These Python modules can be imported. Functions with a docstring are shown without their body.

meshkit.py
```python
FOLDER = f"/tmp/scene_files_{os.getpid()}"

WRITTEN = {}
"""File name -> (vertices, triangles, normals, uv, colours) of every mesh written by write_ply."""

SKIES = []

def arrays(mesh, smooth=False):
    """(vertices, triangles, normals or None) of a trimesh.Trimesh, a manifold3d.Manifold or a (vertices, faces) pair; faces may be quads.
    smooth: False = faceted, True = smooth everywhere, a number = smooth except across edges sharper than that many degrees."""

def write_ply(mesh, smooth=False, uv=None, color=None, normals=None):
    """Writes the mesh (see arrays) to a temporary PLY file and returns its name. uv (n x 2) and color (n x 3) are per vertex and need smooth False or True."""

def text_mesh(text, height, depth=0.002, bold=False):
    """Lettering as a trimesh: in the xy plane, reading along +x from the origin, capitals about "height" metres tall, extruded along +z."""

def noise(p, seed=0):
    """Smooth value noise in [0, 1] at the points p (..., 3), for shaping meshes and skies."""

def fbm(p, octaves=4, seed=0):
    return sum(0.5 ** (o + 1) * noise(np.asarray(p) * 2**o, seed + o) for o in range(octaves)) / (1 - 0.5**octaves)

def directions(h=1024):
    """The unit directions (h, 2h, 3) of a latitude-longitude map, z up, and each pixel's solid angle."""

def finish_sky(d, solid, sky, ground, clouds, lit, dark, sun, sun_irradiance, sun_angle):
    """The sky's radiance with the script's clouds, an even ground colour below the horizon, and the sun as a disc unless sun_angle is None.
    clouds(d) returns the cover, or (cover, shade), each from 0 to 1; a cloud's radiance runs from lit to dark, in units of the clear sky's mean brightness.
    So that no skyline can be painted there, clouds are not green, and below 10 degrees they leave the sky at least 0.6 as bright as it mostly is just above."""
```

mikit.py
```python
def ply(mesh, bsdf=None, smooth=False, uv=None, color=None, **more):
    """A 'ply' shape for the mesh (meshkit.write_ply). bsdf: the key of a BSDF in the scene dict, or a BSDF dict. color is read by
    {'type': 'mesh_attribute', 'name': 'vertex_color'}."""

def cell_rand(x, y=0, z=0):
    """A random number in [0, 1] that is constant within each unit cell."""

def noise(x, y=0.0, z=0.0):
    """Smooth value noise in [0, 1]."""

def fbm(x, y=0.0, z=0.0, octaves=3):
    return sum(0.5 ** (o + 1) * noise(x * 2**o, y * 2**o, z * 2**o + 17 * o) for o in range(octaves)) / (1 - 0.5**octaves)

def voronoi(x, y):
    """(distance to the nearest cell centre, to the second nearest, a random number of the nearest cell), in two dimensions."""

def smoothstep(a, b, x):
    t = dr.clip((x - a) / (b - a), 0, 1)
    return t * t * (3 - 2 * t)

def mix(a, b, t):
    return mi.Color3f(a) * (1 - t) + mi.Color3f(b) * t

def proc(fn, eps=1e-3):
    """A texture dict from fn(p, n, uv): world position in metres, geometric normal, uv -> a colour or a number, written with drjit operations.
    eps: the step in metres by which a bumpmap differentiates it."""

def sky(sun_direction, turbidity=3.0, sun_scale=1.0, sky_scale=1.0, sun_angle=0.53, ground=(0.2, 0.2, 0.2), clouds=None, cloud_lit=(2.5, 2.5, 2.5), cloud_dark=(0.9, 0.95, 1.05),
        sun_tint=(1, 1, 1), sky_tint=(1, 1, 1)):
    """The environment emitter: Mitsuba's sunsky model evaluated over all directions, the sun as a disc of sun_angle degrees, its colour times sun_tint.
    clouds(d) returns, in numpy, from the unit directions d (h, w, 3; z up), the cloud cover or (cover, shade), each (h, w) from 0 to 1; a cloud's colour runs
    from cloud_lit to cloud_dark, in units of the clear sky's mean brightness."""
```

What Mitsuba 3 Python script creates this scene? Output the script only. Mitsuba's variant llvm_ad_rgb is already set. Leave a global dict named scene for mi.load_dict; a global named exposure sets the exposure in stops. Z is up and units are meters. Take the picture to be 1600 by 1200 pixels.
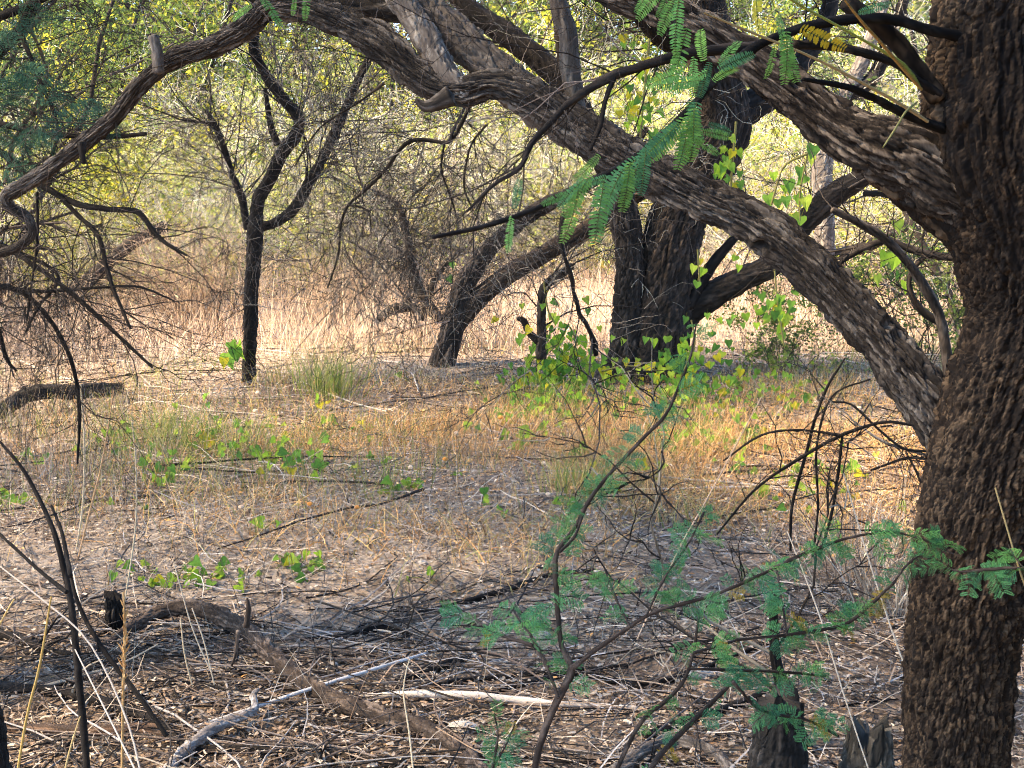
import math, numpy as np, trimesh, mitsuba as mi, mikit, meshkit
import drjit as dr
from mikit import ply, proc, fbm as tfbm, noise as tnoise, smoothstep as tsm, mix as tmix
from scipy.spatial import cKDTree

scene, labels = {}, {}
# ------------------------------------------------------------------ camera, sky, exposure
FOV, PITCH, EYE = 42.0, math.radians(9.0), np.array([0, 0, 1.6])
FPX = 800 / math.tan(math.radians(FOV / 2))
FW = np.array([0, math.cos(PITCH), -math.sin(PITCH)]); UP = np.array([0, math.sin(PITCH), math.cos(PITCH)]); RT = np.array([1.0, 0, 0])
S4 = mi.ScalarTransform4f
scene['camera'] = {'type': 'perspective', 'fov': FOV, 'fov_axis': 'x', 'near_clip': 0.05, 'far_clip': 500.0,
                   'to_world': S4().look_at(EYE.tolist(), (EYE + FW).tolist(), [0, 0, 1])}
scene['daylight'] = mikit.sky((-0.65, -0.17, 0.74), turbidity=3, sun_angle=9, sun_scale=0.68, sun_tint=(1.08, 1.0, 0.84))
exposure = 4.42

# ------------------------------------------------------------------ materials (colour per vertex, grain by procedure)
VC = {'type': 'mesh_attribute', 'name': 'vertex_color'}
scene['bark_material'] = {'type': 'twosided', 'b': {'type': 'principled', 'base_color': VC, 'roughness': 0.85, 'specular': 0.25}}
scene['dry_material'] = {'type': 'twosided', 'b': {'type': 'principled', 'base_color': VC, 'roughness': 0.7, 'specular': 0.25}}
scene['leaf_material'] = {'type': 'principledthin', 'base_color': VC, 'roughness': 0.55, 'diff_trans': 0.9, 'eta': 1.35}

def ground_color(p, n, uv):
    a = tfbm(p.x * 1.3, p.y * 1.3, 0.0, 4)
    b = tfbm(p.x * 14, p.y * 14, 3.0, 3)
    c = tfbm(p.x * 70, p.y * 70, 5.0, 2)
    soil = tmix([0.085, 0.060, 0.045], [0.29, 0.222, 0.170], tsm(0.25, 0.75, 0.35 * a + 0.35 * b + 0.3 * c))
    straw = tmix([0.28, 0.20, 0.14], [0.50, 0.39, 0.29], tsm(0.3, 0.7, 0.5 * b + 0.5 * c))
    far = tsm(9.5, 13.0, p.y + 3.0 * (a - 0.5))
    q = dr.square((p.x + 0.75) / 1.5) + dr.square((p.y - 5.3) / 1.1)
    dust = tsm(1.5, 0.4, q + 2.4 * (a - 0.5) + 1.2 * (b - 0.5))
    soil = tmix(soil, tmix([0.17, 0.130, 0.100], [0.42, 0.345, 0.275], tsm(0.25, 0.75, 0.5 * b + 0.5 * c)), 0.85 * dust)
    return tmix(soil, straw, far)
def ground_bump(p, n, uv):
    return 0.012 * tfbm(p.x * 25, p.y * 25, 0.0, 3) + 0.004 * tnoise(p.x * 160, p.y * 160, 1.0)
scene['soil_material'] = {'type': 'bumpmap', 'arbitrary': proc(ground_bump, 2e-3), 'scale': 1.0,
                          'b': {'type': 'twosided', 'b': {'type': 'principled', 'base_color': proc(ground_color), 'roughness': 0.95, 'specular': 0.15}}}

# ------------------------------------------------------------------ helpers
def rng(s): return np.random.default_rng(s)
def nrm(v): return v / np.maximum(np.linalg.norm(v, axis=-1, keepdims=True), 1e-9)
def gh(x, y):
    q = np.stack([np.asarray(x, float), np.asarray(y, float), np.zeros_like(np.asarray(x, float))], -1)
    return 0.16 * (meshkit.fbm(q * 0.45 + 31, 3, 5) - 0.5) + 0.05 * (meshkit.fbm(q * 2.3 + 11, 3, 9) - 0.5)
def ray(px, py):
    return FW + (px - 800) / FPX * RT - (py - 600) / FPX * UP
def P(px, py, d):                                   # the place seen at that pixel, d metres ahead
    r = ray(px, py); return EYE + r * (d / r[1])
def G(px, py):                                      # the place on the ground seen at that pixel
    r = ray(px, py); z = 0.0
    for _ in range(4):
        p = EYE + r * ((z - EYE[2]) / r[2]); z = float(gh(p[0], p[1]))
    return p
def air(pts, d0, d1=None):                          # [(px, py, radius px)] -> xyz r along a depth ramp
    pts = np.array(pts, float); d1 = d0 if d1 is None else d1
    s = np.r_[0, np.cumsum(np.hypot(*np.diff(pts[:, :2], axis=0).T))]; s /= s[-1]
    return np.array([[*P(x, y, d0 + (d1 - d0) * t), r * (d0 + (d1 - d0) * t) / FPX] for (x, y, r), t in zip(pts, s)])
def lying(pts, lift=0.7):                           # the same on the ground
    out = []
    for q in pts:
        g = G(q[0], q[1]); r = q[2] * g[1] / FPX; v = ray(q[0], q[1])
        h = r * lift + (q[3] if len(q) > 3 else 0); g = g + v * (h / -v[2]) * -1
        out.append([g[0], g[1], g[2], r])
    return np.array(out)
def crom(p, step):
    p = np.asarray(p, float); q = np.vstack([2 * p[0] - p[1], p, 2 * p[-1] - p[-2]]); q[:, 3] = np.maximum(q[:, 3], 1e-4)
    out = []
    for i in range(len(p) - 1):
        a, b, c, d = q[i:i + 4]
        n = max(2, int(np.linalg.norm(c[:3] - b[:3]) / step))
        t = np.arange(n)[:, None] / n
        out.append(0.5 * (2 * b + (c - a) * t + (2 * a - 5 * b + 4 * c - d) * t**2 + (3 * b - 3 * c + d - a) * t**3))
    out.append(p[-1:]); o = np.vstack(out); o[:, 3] = np.maximum(o[:, 3], 3e-4)
    return o
def frames(c):
    t = nrm(np.gradient(c, axis=0)); a = np.zeros_like(t)
    v = np.cross(t[0], [0.3, 0.9, 0.2]); v /= np.linalg.norm(v)
    for i in range(len(t)):
        v = v - t[i] * (v @ t[i]); v /= np.linalg.norm(v); a[i] = v
    return t, a, np.cross(t, a)
class MB:
    def __init__(s): s.V, s.F, s.C, s.n = [], [], [], 0
    def add(s, v, f, c):
        c = np.broadcast_to(np.asarray(c, float), (len(v), 3))
        s.V.append(np.asarray(v, float)); s.F.append(np.asarray(f, int) + s.n); s.C.append(c); s.n += len(v); return s
    def shape(s, mat='bark_material', smooth=True):
        return ply((np.vstack(s.V), np.vstack(s.F)), mat, smooth=smooth, color=np.clip(np.vstack(s.C), 0.002, 1))
    def put(s, key, mat='bark_material', smooth=True):
        scene[key] = s.shape(mat, smooth); return key
def ringfaces(n, k):
    i, j = np.meshgrid(np.arange(n - 1), np.arange(k), indexing='ij'); j2 = (j + 1) % k
    q = np.stack([i * k + j, i * k + j2, (i + 1) * k + j2, (i + 1) * k + j], -1).reshape(-1, 4)
    return np.vstack([q[:, [0, 1, 2]], q[:, [0, 2, 3]]])
def bark(mb, path4, sides=24, step=0.02, style='furrow', cols=((.07, .05, .04), (.16, .12, .10), (.30, .26, .22)), amp=0.004, seed=1, lump=0.10, lscale=2.2, cell=None, pale=0.70, flare=0.0, knots=(), amp2=0.0, cell2=(.035, .20), amp3=0.0, cell3=None):
    p = crom(path4, step); c, r0 = p[:, :3], p[:, 3]
    t, a, b = frames(c)
    s = np.r_[0, np.cumsum(np.linalg.norm(np.diff(c, axis=0), axis=1))]
    th = np.arange(sides) * 2 * np.pi / sides
    ct, st = np.cos(th)[None], np.sin(th)[None]
    R = r0[:, None] * np.ones_like(ct)
    Q = np.stack([ct * R, st * R, np.broadcast_to(s[:, None], R.shape)], -1)
    rm = float(np.mean(r0))
    R = R * (1 + 2 * lump * (meshkit.fbm(Q / (rm * lscale) + seed * 7.3, 3, seed) - 0.5))
    if flare: R = R * (1 + flare * np.exp(-s[:, None] / (rm * 1.1)) * (0.6 + 0.4 * np.cos(5 * th[None] + seed)))
    ca, cb = cell or {'furrow': (0.014, 0.09), 'scaly': (0.013, 0.026), 'plain': (0.010, 0.05)}[style]
    X = (Q / [ca, ca, cb]).reshape(-1, 3)
    X = X + 0.9 * (np.stack([meshkit.noise(X * 0.6 + k * 9, seed + k) for k in range(3)], -1) - 0.5)
    g = rng(seed); m = max(8, int(0.9 * len(X) and 2 * np.pi * rm * s[-1] / (ca * cb)))
    seeds = X[g.integers(0, len(X), m)] + g.normal(0, 0.25, (m, 3))
    d, ix = cKDTree(seeds).query(X, k=2)
    e = np.clip((d[:, 1] - d[:, 0]) / 0.45, 0, 1); e = e * e * (3 - 2 * e)
    tone = g.random(m)[ix[:, 0]]; fine = meshkit.fbm(Q.reshape(-1, 3) / [ca * .35, ca * .35, cb * .22] + 5, 2, seed + 3)
    big = meshkit.fbm(Q.reshape(-1, 3) / (rm * np.array([1.5, 1.5, 4.0])) + 3, 3, seed + 8)
    h = amp * (e * (0.45 + 0.9 * tone) + 0.7 * fine - 0.8) * (.4 + 1.2 * big)
    if amp3:
        Y = (Q / [cell3[0], cell3[0], cell3[1]]).reshape(-1, 3); Y = Y + 1.3 * (np.stack([meshkit.fbm(Y * 0.55 + k * 7, 2, seed + 20 + k) for k in range(3)], -1) - .5)
        d3, i3 = cKDTree(Y[g.integers(0, len(Y), max(8, int(2 * np.pi * rm * s[-1] / (cell3[0] * cell3[1]))))]).query(Y, k=2)
        e3 = np.clip((d3[:, 1] - d3[:, 0]) / .30, 0, 1); h = h + amp3 * (e3 * e3 * (3 - 2 * e3) * (.7 + .5 * np.sin(i3[:, 0] * 12.9898)) - .8)
    if amp2:
        f2 = meshkit.fbm(Q.reshape(-1, 3) / [cell2[0], cell2[0], cell2[1]] + 40, 3, seed + 5); h = h + amp2 * (np.clip(np.abs(f2 - .5) * 8, 0, 1) - .75)
    R = R + h.reshape(R.shape) * np.clip(r0 / rm, .25, 1.15)[:, None]
    for (ks, kt, kr, kh) in knots:
        dd = np.hypot((s[:, None] - ks), r0[:, None] * np.angle(np.exp(1j * (th[None] - kt)))) / kr
        R = R + kh * (np.exp(-(dd - 1)**2 / 0.12) * 0.6 - np.exp(-dd**2 / 0.5))
    V = c[:, None] + R[..., None] * (ct[..., None] * a[:, None] + st[..., None] * b[:, None])
    k0, k1, k2 = map(np.asarray, cols)
    w = np.clip(0.25 + 0.9 * (tone - 0.5) + 0.9 * (fine - 0.5) + 0.8 * (big - 0.45), 0, 1)[:, None]
    C = k0 * (1 - w) + k1 * w
    w2 = np.clip((0.45 * tone + 0.3 * fine + 0.45 * big - pale) / 0.25, 0, 1)[:, None]
    C = C * (1 - .8 * w2) + k2 * .8 * w2
    n, k = R.shape
    V = np.vstack([V.reshape(-1, 3), c[:1] - t[:1] * r0[0] * .3, c[-1:] + t[-1:] * r0[-1] * .4]); C = np.vstack([C, C[:1], C[-1:]])
    j = np.arange(k); j2 = (j + 1) % k
    F = np.vstack([ringfaces(n, k), np.stack([j2, j, 0 * j + n * k], 1), np.stack([(n - 1) * k + j, (n - 1) * k + j2, 0 * j + n * k + 1], 1)])
    mb.add(V, F, C); return mb
def limb(key, path4, **kw):
    bark(MB(), path4, **kw).put(key)
def mtubes(mb, Pn, Rn, C, sides=3):                 # many polylines of one length
    Pn = np.asarray(Pn, float); N, K = Pn.shape[:2]
    t = nrm(np.gradient(Pn, axis=1)); ref = np.where(np.abs(t[..., 2:]) < .9, [0, 0, 1.0], [1.0, 0, 0])
    a = nrm(np.cross(t, ref)); b = np.cross(t, a); th = np.arange(sides) * 2 * np.pi / sides
    V = Pn[:, :, None] + Rn[:, :, None, None] * (np.cos(th)[:, None] * a[:, :, None] + np.sin(th)[:, None] * b[:, :, None])
    f = ringfaces(K, sides); F = (f[None] + (np.arange(N) * K * sides)[:, None, None]).reshape(-1, 3)
    C = np.broadcast_to(np.asarray(C, float), (N, 3)) if np.ndim(C) < 3 else C
    mb.add(V.reshape(-1, 3), F, np.repeat(C, K * sides, 0)); return mb
def walk(base, d0, L, K, g, wig=0.25, bend=(0, 0, 0)):
    N = len(base); out = [base]; d = nrm(d0); turn = g.normal(0, wig * .5, (N, 3))
    for k in range(K - 1):
        out.append(out[-1] + d * (L / (K - 1))[:, None])
        d = nrm(d + turn + g.normal(0, wig, (N, 3)) + np.asarray(bend))
    return np.stack(out, 1)
def grow(Pn, Rn, g, per, L, rf=0.55, ang=(0.5, 1.2), wig=0.2, bend=(0, 0, 0), K=6, t0=0.2, rmin=0.0008, rmax=1.0):
    N, Kp = Pn.shape[:2]; i = np.repeat(np.arange(N), per); t = g.uniform(t0, 0.98, len(i)) * (Kp - 1)
    k = np.minimum(t.astype(int), Kp - 2); f = (t - k)[:, None]
    base = Pn[i, k] * (1 - f) + Pn[i, k + 1] * f; tan = nrm(Pn[i, k + 1] - Pn[i, k])
    perp = nrm(np.cross(tan, g.normal(0, 1, (len(i), 3)))); a = g.uniform(*ang, len(i))[:, None]
    r = np.maximum((Rn[i, k] * (1 - f[:, 0]) + Rn[i, k + 1] * f[:, 0]) * rf * g.uniform(.5, 1, len(i)), rmin); r = np.minimum(r, rmax)
    Q = walk(base, tan * np.cos(a) + perp * np.sin(a), g.uniform(*L, len(i)), K, g, wig, bend)
    return Q, r[:, None] * np.linspace(1, 0.3, K)[None]
def resample(path4, K):
    p = crom(path4, 0.03); ii = np.linspace(0, len(p) - 1, K); k = np.minimum(ii.astype(int), len(p) - 2); f = (ii - k)[:, None]
    q = p[k] * (1 - f) + p[k + 1] * f; return q[None, :, :3], q[None, :, 3]
def pick(g, n, cols, jit=0.18):
    c = np.asarray(cols)[g.integers(0, len(cols), n)]; return c * np.exp(g.normal(0, jit, (n, 1)))
def blades(mb, base, d, L, W, C, g, K=3, bend=0.0, wig=0.0, flat=False, tip=0.15):
    N = len(base); pts = walk(base, d, L, K, g, wig, (0, 0, -bend)); t = nrm(pts[:, -1] - pts[:, 0])
    s = nrm(np.cross(t, np.array([0, 0, 1.0]) + g.normal(0, 0.45, (N, 3)))) if flat else nrm(np.cross(t, g.normal(0, 1, (N, 3))))
    w = W[:, None] * np.linspace(1, tip, K)[None] * 0.5
    V = np.stack([pts - s[:, None] * w[..., None], pts + s[:, None] * w[..., None]], 2).reshape(N, -1, 3)
    f = np.array([[2 * k, 2 * k + 1, 2 * k + 3] for k in range(K - 1)] + [[2 * k, 2 * k + 3, 2 * k + 2] for k in range(K - 1)])
    F = (f[None] + (np.arange(N) * 2 * K)[:, None, None]).reshape(-1, 3)
    mb.add(V.reshape(-1, 3), F, np.repeat(C, 2 * K, 0)); return mb
def leafquads(mb, c, axis, L, W, C, g):             # pointed folded leaves: 6 vertices, 4 triangles
    N = len(c); axis = nrm(axis); s = nrm(np.cross(axis, g.normal(0, 1, (N, 3)))); n = np.cross(axis, s)
    L, W = L[:, None], W[:, None]
    V = np.stack([c, c + axis * L * .4 + s * W * .5 + n * W * .15, c + axis * L * .75 + s * W * .3 + n * W * .1, c + axis * L, c + axis * L * .75 - s * W * .3 + n * W * .1, c + axis * L * .4 - s * W * .5 + n * W * .15], 1)
    f = np.array([[0, 1, 5], [1, 2, 4], [1, 4, 5], [2, 3, 4]]); F = (f[None] + (np.arange(N) * 6)[:, None, None]).reshape(-1, 3)
    mb.add(V.reshape(-1, 3), F, np.repeat(C, 6, 0)); return mb
def tag(key, label=None, cat=None, group=None, kind=None):
    d = {k: v for k, v in (('label', label), ('category', cat), ('group', group), ('kind', kind)) if v}
    labels.setdefault(key, {}).update(d); return key
_cnt = {}
def num(name):
    n = _cnt.get(name, 0); _cnt[name] = n + 1
    return name if n == 0 else f'{name}_{n:03d}'
def mat4(o, x, y, z, s=1.0):
    M = np.eye(4); M[:3, 0], M[:3, 1], M[:3, 2], M[:3, 3] = np.array(x) * s, np.array(y) * s, np.array(z) * s, o; return S4(M)
def aim(o, ax, s=1.0, roll=0.0, up=(0, 0, 1)):      # +x of the shape along ax
    ax = nrm(np.asarray(ax, float)); u = np.asarray(up, float)
    if abs(ax @ nrm(u)) > .98: u = np.array([0.2, 1, 0.1])
    y = nrm(np.cross(u, ax)); z = np.cross(ax, y)
    return mat4(o, ax, y * math.cos(roll) + z * math.sin(roll), z * math.cos(roll) - y * math.sin(roll), s)

# ------------------------------------------------------------------ ground
def sheet(xs, ys):
    X, Y = np.meshgrid(xs, ys, indexing='ij'); V = np.stack([X, Y, gh(X, Y)], -1).reshape(-1, 3)
    i, j = np.meshgrid(np.arange(len(xs) - 1), np.arange(len(ys) - 1), indexing='ij'); n = len(ys)
    q = np.stack([i * n + j, (i + 1) * n + j, (i + 1) * n + j + 1, i * n + j + 1], -1).reshape(-1, 4)
    return V, np.vstack([q[:, [0, 1, 2]], q[:, [0, 2, 3]]])
xs = np.r_[-150, -100, -60, -40, -28, -20, np.arange(-14, 14.01, 0.12), 20, 28, 40, 60, 100, 150]
ys = np.r_[-100, -60, -30, -15, -8, -4, 0, np.arange(2, 26, 0.12), 28, 32, 40, 60, 100, 200]
scene['ground'] = ply(sheet(xs, ys), 'soil_material', smooth=True)
tag('ground', kind='structure')

# ------------------------------------------------------------------ bark palettes
NEAR = ((.010, .007, .006), (.050, .032, .021), (.20, .135, .085))
LIMB = ((.022, .018, .016), (.098, .082, .073), (.26, .23, .205))
MID = ((.012, .010, .009), (.042, .032, .027), (.10, .082, .070))
DARK = ((.006, .005, .005), (.016, .013, .012), (.045, .038, .034))
GREY = ((.10, .085, .078), (.25, .22, .20), (.42, .39, .36))
TWIG_DARK = [(.010, .008, .008), (.020, .016, .014), (.045, .037, .032)]
TWIG_PALE = [(.46, .43, .34), (.62, .59, .48), (.26, .23, .19), (.74, .71, .60)]
FROND = [(.11, .29, .11), (.15, .36, .11), (.085, .23, .11), (.19, .40, .10)]

# ------------------------------------------------------------------ frond shapes
def pinna(n, L, ll, lw, seed, droop=0.5, cols=FROND, yellow=0.0, quads=True):
    g = rng(seed); mb = MB(); x = np.linspace(0, 1, n); a = droop * x
    cx = np.cumsum(np.cos(a)) * L / n; cz = -np.cumsum(np.sin(a)) * L / n; pts = np.stack([cx, 0 * cx, cz], 1)
    mtubes(mb, pts[None], np.full((1, n), L * 0.008), [(.10, .15, .05)], 3)
    base = np.array(cols)[g.integers(0, len(cols))]
    for sd in (-1, 1):
        k = g.random(n) > 0.04; q = pts[k]; m = len(q); size = np.sin(np.pi * np.clip(0.12 + 0.8 * x[k], 0, 1))**0.5
        ax = np.stack([0.28 + g.normal(0, .06, m), sd * np.ones(m), -0.15 + g.normal(0, .12, m)], 1)
        C = base * np.exp(g.normal(0, .12, (m, 1)))
        if yellow: C = C * (1 - yellow) + np.array([.62, .40, .02]) * yellow * np.exp(g.normal(0, .15, (m, 1)))
        axn = nrm(ax); s = nrm(np.stack([np.ones(m), 0 * q[:, 0] - sd * .25, -a[k]], 1)); Lz, Wz = (ll * size)[:, None], (lw * size)[:, None]
        V = np.stack([q - s * Wz * .2, q + s * Wz * .3, q + axn * Lz * .45 + s * Wz * .5, q + axn * Lz * .9 + s * Wz * .3, q + axn * Lz, q + axn * Lz * .85 - s * Wz * .35, q + axn * Lz * .4 - s * Wz * .5], 1)
        f = np.array([[0, 1, 6], [1, 2, 6], [2, 5, 6], [2, 3, 5], [3, 4, 5]]); F = (f[None] + (np.arange(m) * 7)[:, None, None]).reshape(-1, 3)
        mb.add(V.reshape(-1, 3), F, np.repeat(C, 7, 0))
    return mb
def bipinnate(seed, np_=6, L=0.075, pl=0.042, yellow=0.0):
    g = rng(seed); mb = MB(); n = np_; x = np.linspace(0.2, 1, n); z = -0.25 * L * x**2
    mtubes(mb, np.stack([np.linspace(0, L, 5), np.zeros(5), -0.25 * L * np.linspace(0, 1, 5)**2], 1)[None], np.full((1, 5), .0006), [(.10, .15, .06)], 3)
    base = np.array(FROND)[g.integers(0, len(FROND))] * 1.1
    for i in range(n):
        for sd in (-1, 1):
            l = pl * (0.6 + 0.5 * math.sin(math.pi * (0.15 + .75 * x[i]))) * g.uniform(.8, 1.1); m = 9
            dx = nrm(np.array([0.55 + g.normal(0, .15), sd, g.normal(0.05, .2)])); t = np.linspace(.12, 1, m)[:, None]
            q = np.array([x[i] * L, 0, z[i]]) + dx * l * t + np.array([0, 0, -1.0]) * (l * .35 * t**2)
            side = nrm(np.cross(dx, [0, 0, 1.0])); upv = np.cross(side, dx)
            for s2 in (-1, 1):
                ax = nrm(dx * .45 + side * s2 + upv * g.normal(0.1, .15)); ll = .0085 * np.sin(np.pi * (0.15 + .75 * t))**.5; w = dx * .0019
                V = np.stack([q + 0 * ll, q + ax * ll * .5 + w, q + ax * ll, q + ax * ll * .5 - w], 1)
                F = (np.array([[0, 1, 3], [1, 2, 3]])[None] + (np.arange(m) * 4)[:, None, None]).reshape(-1, 3)
                C = base * np.exp(g.normal(0, .15, (m, 1)))
                if yellow: C = C * (1 - yellow) + np.array([.5, .33, .03]) * yellow
                mb.add(V.reshape(-1, 3), F, np.repeat(C, 4, 0))
    return mb
def heart(seed, col):
    g = rng(seed); w = np.array([(0, 0), (-.16, .28), (-.10, .47), (.15, .52), (.48, .38), (.8, .16), (1.1, 0)])
    up = [(x, y, -0.30 * x * x + 0.32 * y - .3 * y * y) for x, y in w]; dn = [(x, -y, -0.30 * x * x + 0.22 * y - .1 * y * y) for x, y in w[1:-1]]
    V = np.array(up + dn + [(.35, 0, -.05)]); c = len(V) - 1
    loop = [0, 1, 2, 3, 4, 5, 6, 11, 10, 9, 8, 7]; F = [[loop[i], c, loop[(i + 1) % 12]] for i in range(12)]
    C = np.asarray(col) * np.exp(g.normal(0, .08, (len(V), 1)))
    mb = MB(); mb.add(V, F, C)
    mtubes(mb, np.array([[[-.55, 0, .25], [-.25, 0, .1], [0, 0, 0]]]), np.full((1, 3), .025), [(.14, .16, .04)], 3)
    return mb
PINNAE = [pinna(19, .105, .0165, .0046, s, d).shape('leaf_material', False) for s, d in ((1, .3), (2, .55), (3, .8), (4, .45))]
PINNA_Y = pinna(17, .095, .016, .006, 9, .35, yellow=0.85).shape('leaf_material', False)
PINNA_G = pinna(17, .095, .016, .006, 10, .3, yellow=0.5).shape('leaf_material', False)
FROND[:] = [(.08, .25, .135), (.11, .30, .13), (.065, .20, .135), (.14, .34, .11)]
BIP = [bipinnate(s, n).shape('leaf_material', False) for s, n in ((21, 6), (22, 5), (23, 7), (24, 4))]
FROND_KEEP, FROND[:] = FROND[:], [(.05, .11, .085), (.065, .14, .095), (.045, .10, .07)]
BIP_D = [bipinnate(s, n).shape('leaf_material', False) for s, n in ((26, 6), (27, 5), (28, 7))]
FROND[:] = FROND_KEEP
BIP_Y = bipinnate(25, 5, yellow=.8).shape('leaf_material', False)
HEART = [heart(30 + i, c).shape('leaf_material', False) for i, c in enumerate([(.30, .48, .05), (.22, .40, .06), (.38, .50, .07), (.12, .26, .05)])]
HEART_Y = heart(39, (.55, .50, .04)).shape('leaf_material', False)


# ------------------------------------------------------------------ trees
def crown(key, blobs, n, seed, size=(.05, .09), cols=((.07, .12, .03), (.10, .16, .04), (.05, .09, .03)), root=None, width=.35):
    g = rng(seed); mb, wd = MB(), MB(); w = np.array([b[3] * b[4] * b[5] for b in blobs]); w = w / w.sum()
    for b, q in zip(blobs, w):
        c, e = np.array(b[:3]), np.array(b[3:6]); k = max(6, int(q * 70))
        cc = c + nrm(g.normal(0, 1, (k, 3))) * (g.random((k, 1))**.45) * e
        if root is not None:
            s0 = np.broadcast_to(np.asarray(root, float), (k, 3)); mid = s0 * .45 + cc * .55 + g.normal(0, .15, (k, 3)) + [0, 0, .25]
            t = np.linspace(0, 1, 7)[None, :, None]; B = (1 - t)**2 * s0[:, None] + 2 * t * (1 - t) * mid[:, None] + t * t * cc[:, None]
            B = B + g.normal(0, .03, B.shape) * np.sin(np.pi * t)
            r = np.linspace(.03, .006, 7)[None] * g.uniform(.6, 1.2, (k, 1)); mtubes(wd, B, r, pick(g, k, TWIG_DARK), 5)
            T, R = grow(B, r, g, 6, (.3, .9), rf=.5, bend=(0, 0, -.05)); mtubes(wd, T, R, pick(g, len(T), TWIG_DARK), 3)
        m = int(n * q / k)
        for o in cc:
            pt = o + g.normal(0, 1, (m, 3)) * e * np.array([.26, .26, .2]); L = g.uniform(*size, m)
            leafquads(mb, pt, g.normal(0, 1, (m, 3)) * [1, 1, .6], L, L * width, pick(g, m, cols), g)
    mb.put(key + '__crown', 'leaf_material', False); tag(key + '__crown', kind='stuff')
    if wd.n: wd.put(key + '__crown_branches'); tag(key + '__crown_branches', kind='stuff')
def twigs(key, paths, seed, per=9, L=(.15, .6), lv=2, cols=TWIG_DARK, rf=.5, bend=(0, 0, -.04), wig=.22, rmin=.0009, L2=.45, ang=(.5, 1.2), per2=5, rmax=1.0):
    g = rng(seed); mb = MB()
    for p in paths:
        Pn, Rn = resample(p, 12)
        n = per
        for k in range(lv):
            Pn, Rn = grow(Pn, Rn, g, n, (L[0] * L2**k, L[1] * L2**k), rf=rf, wig=wig, bend=bend, rmin=rmin, ang=ang, rmax=rmax * .6**k)
            mtubes(mb, Pn, Rn, pick(g, len(Pn), cols), 4 if k == 0 else 3); n = per2
    mb.put(key); tag(key, kind='stuff')
def hang(owner, o, ax, s=1.0, roll=0.0, kind=PINNAE, g=None, label=None, up=(0, 0, 1)):
    key = num(owner + '__leaf'); sh = kind if isinstance(kind, dict) else kind[int(g.integers(0, len(kind)))]
    scene[key] = {**sh, 'to_world': aim(o, ax, s, roll, up)}
    if label: labels[key] = {'label': label}
    return key

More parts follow.
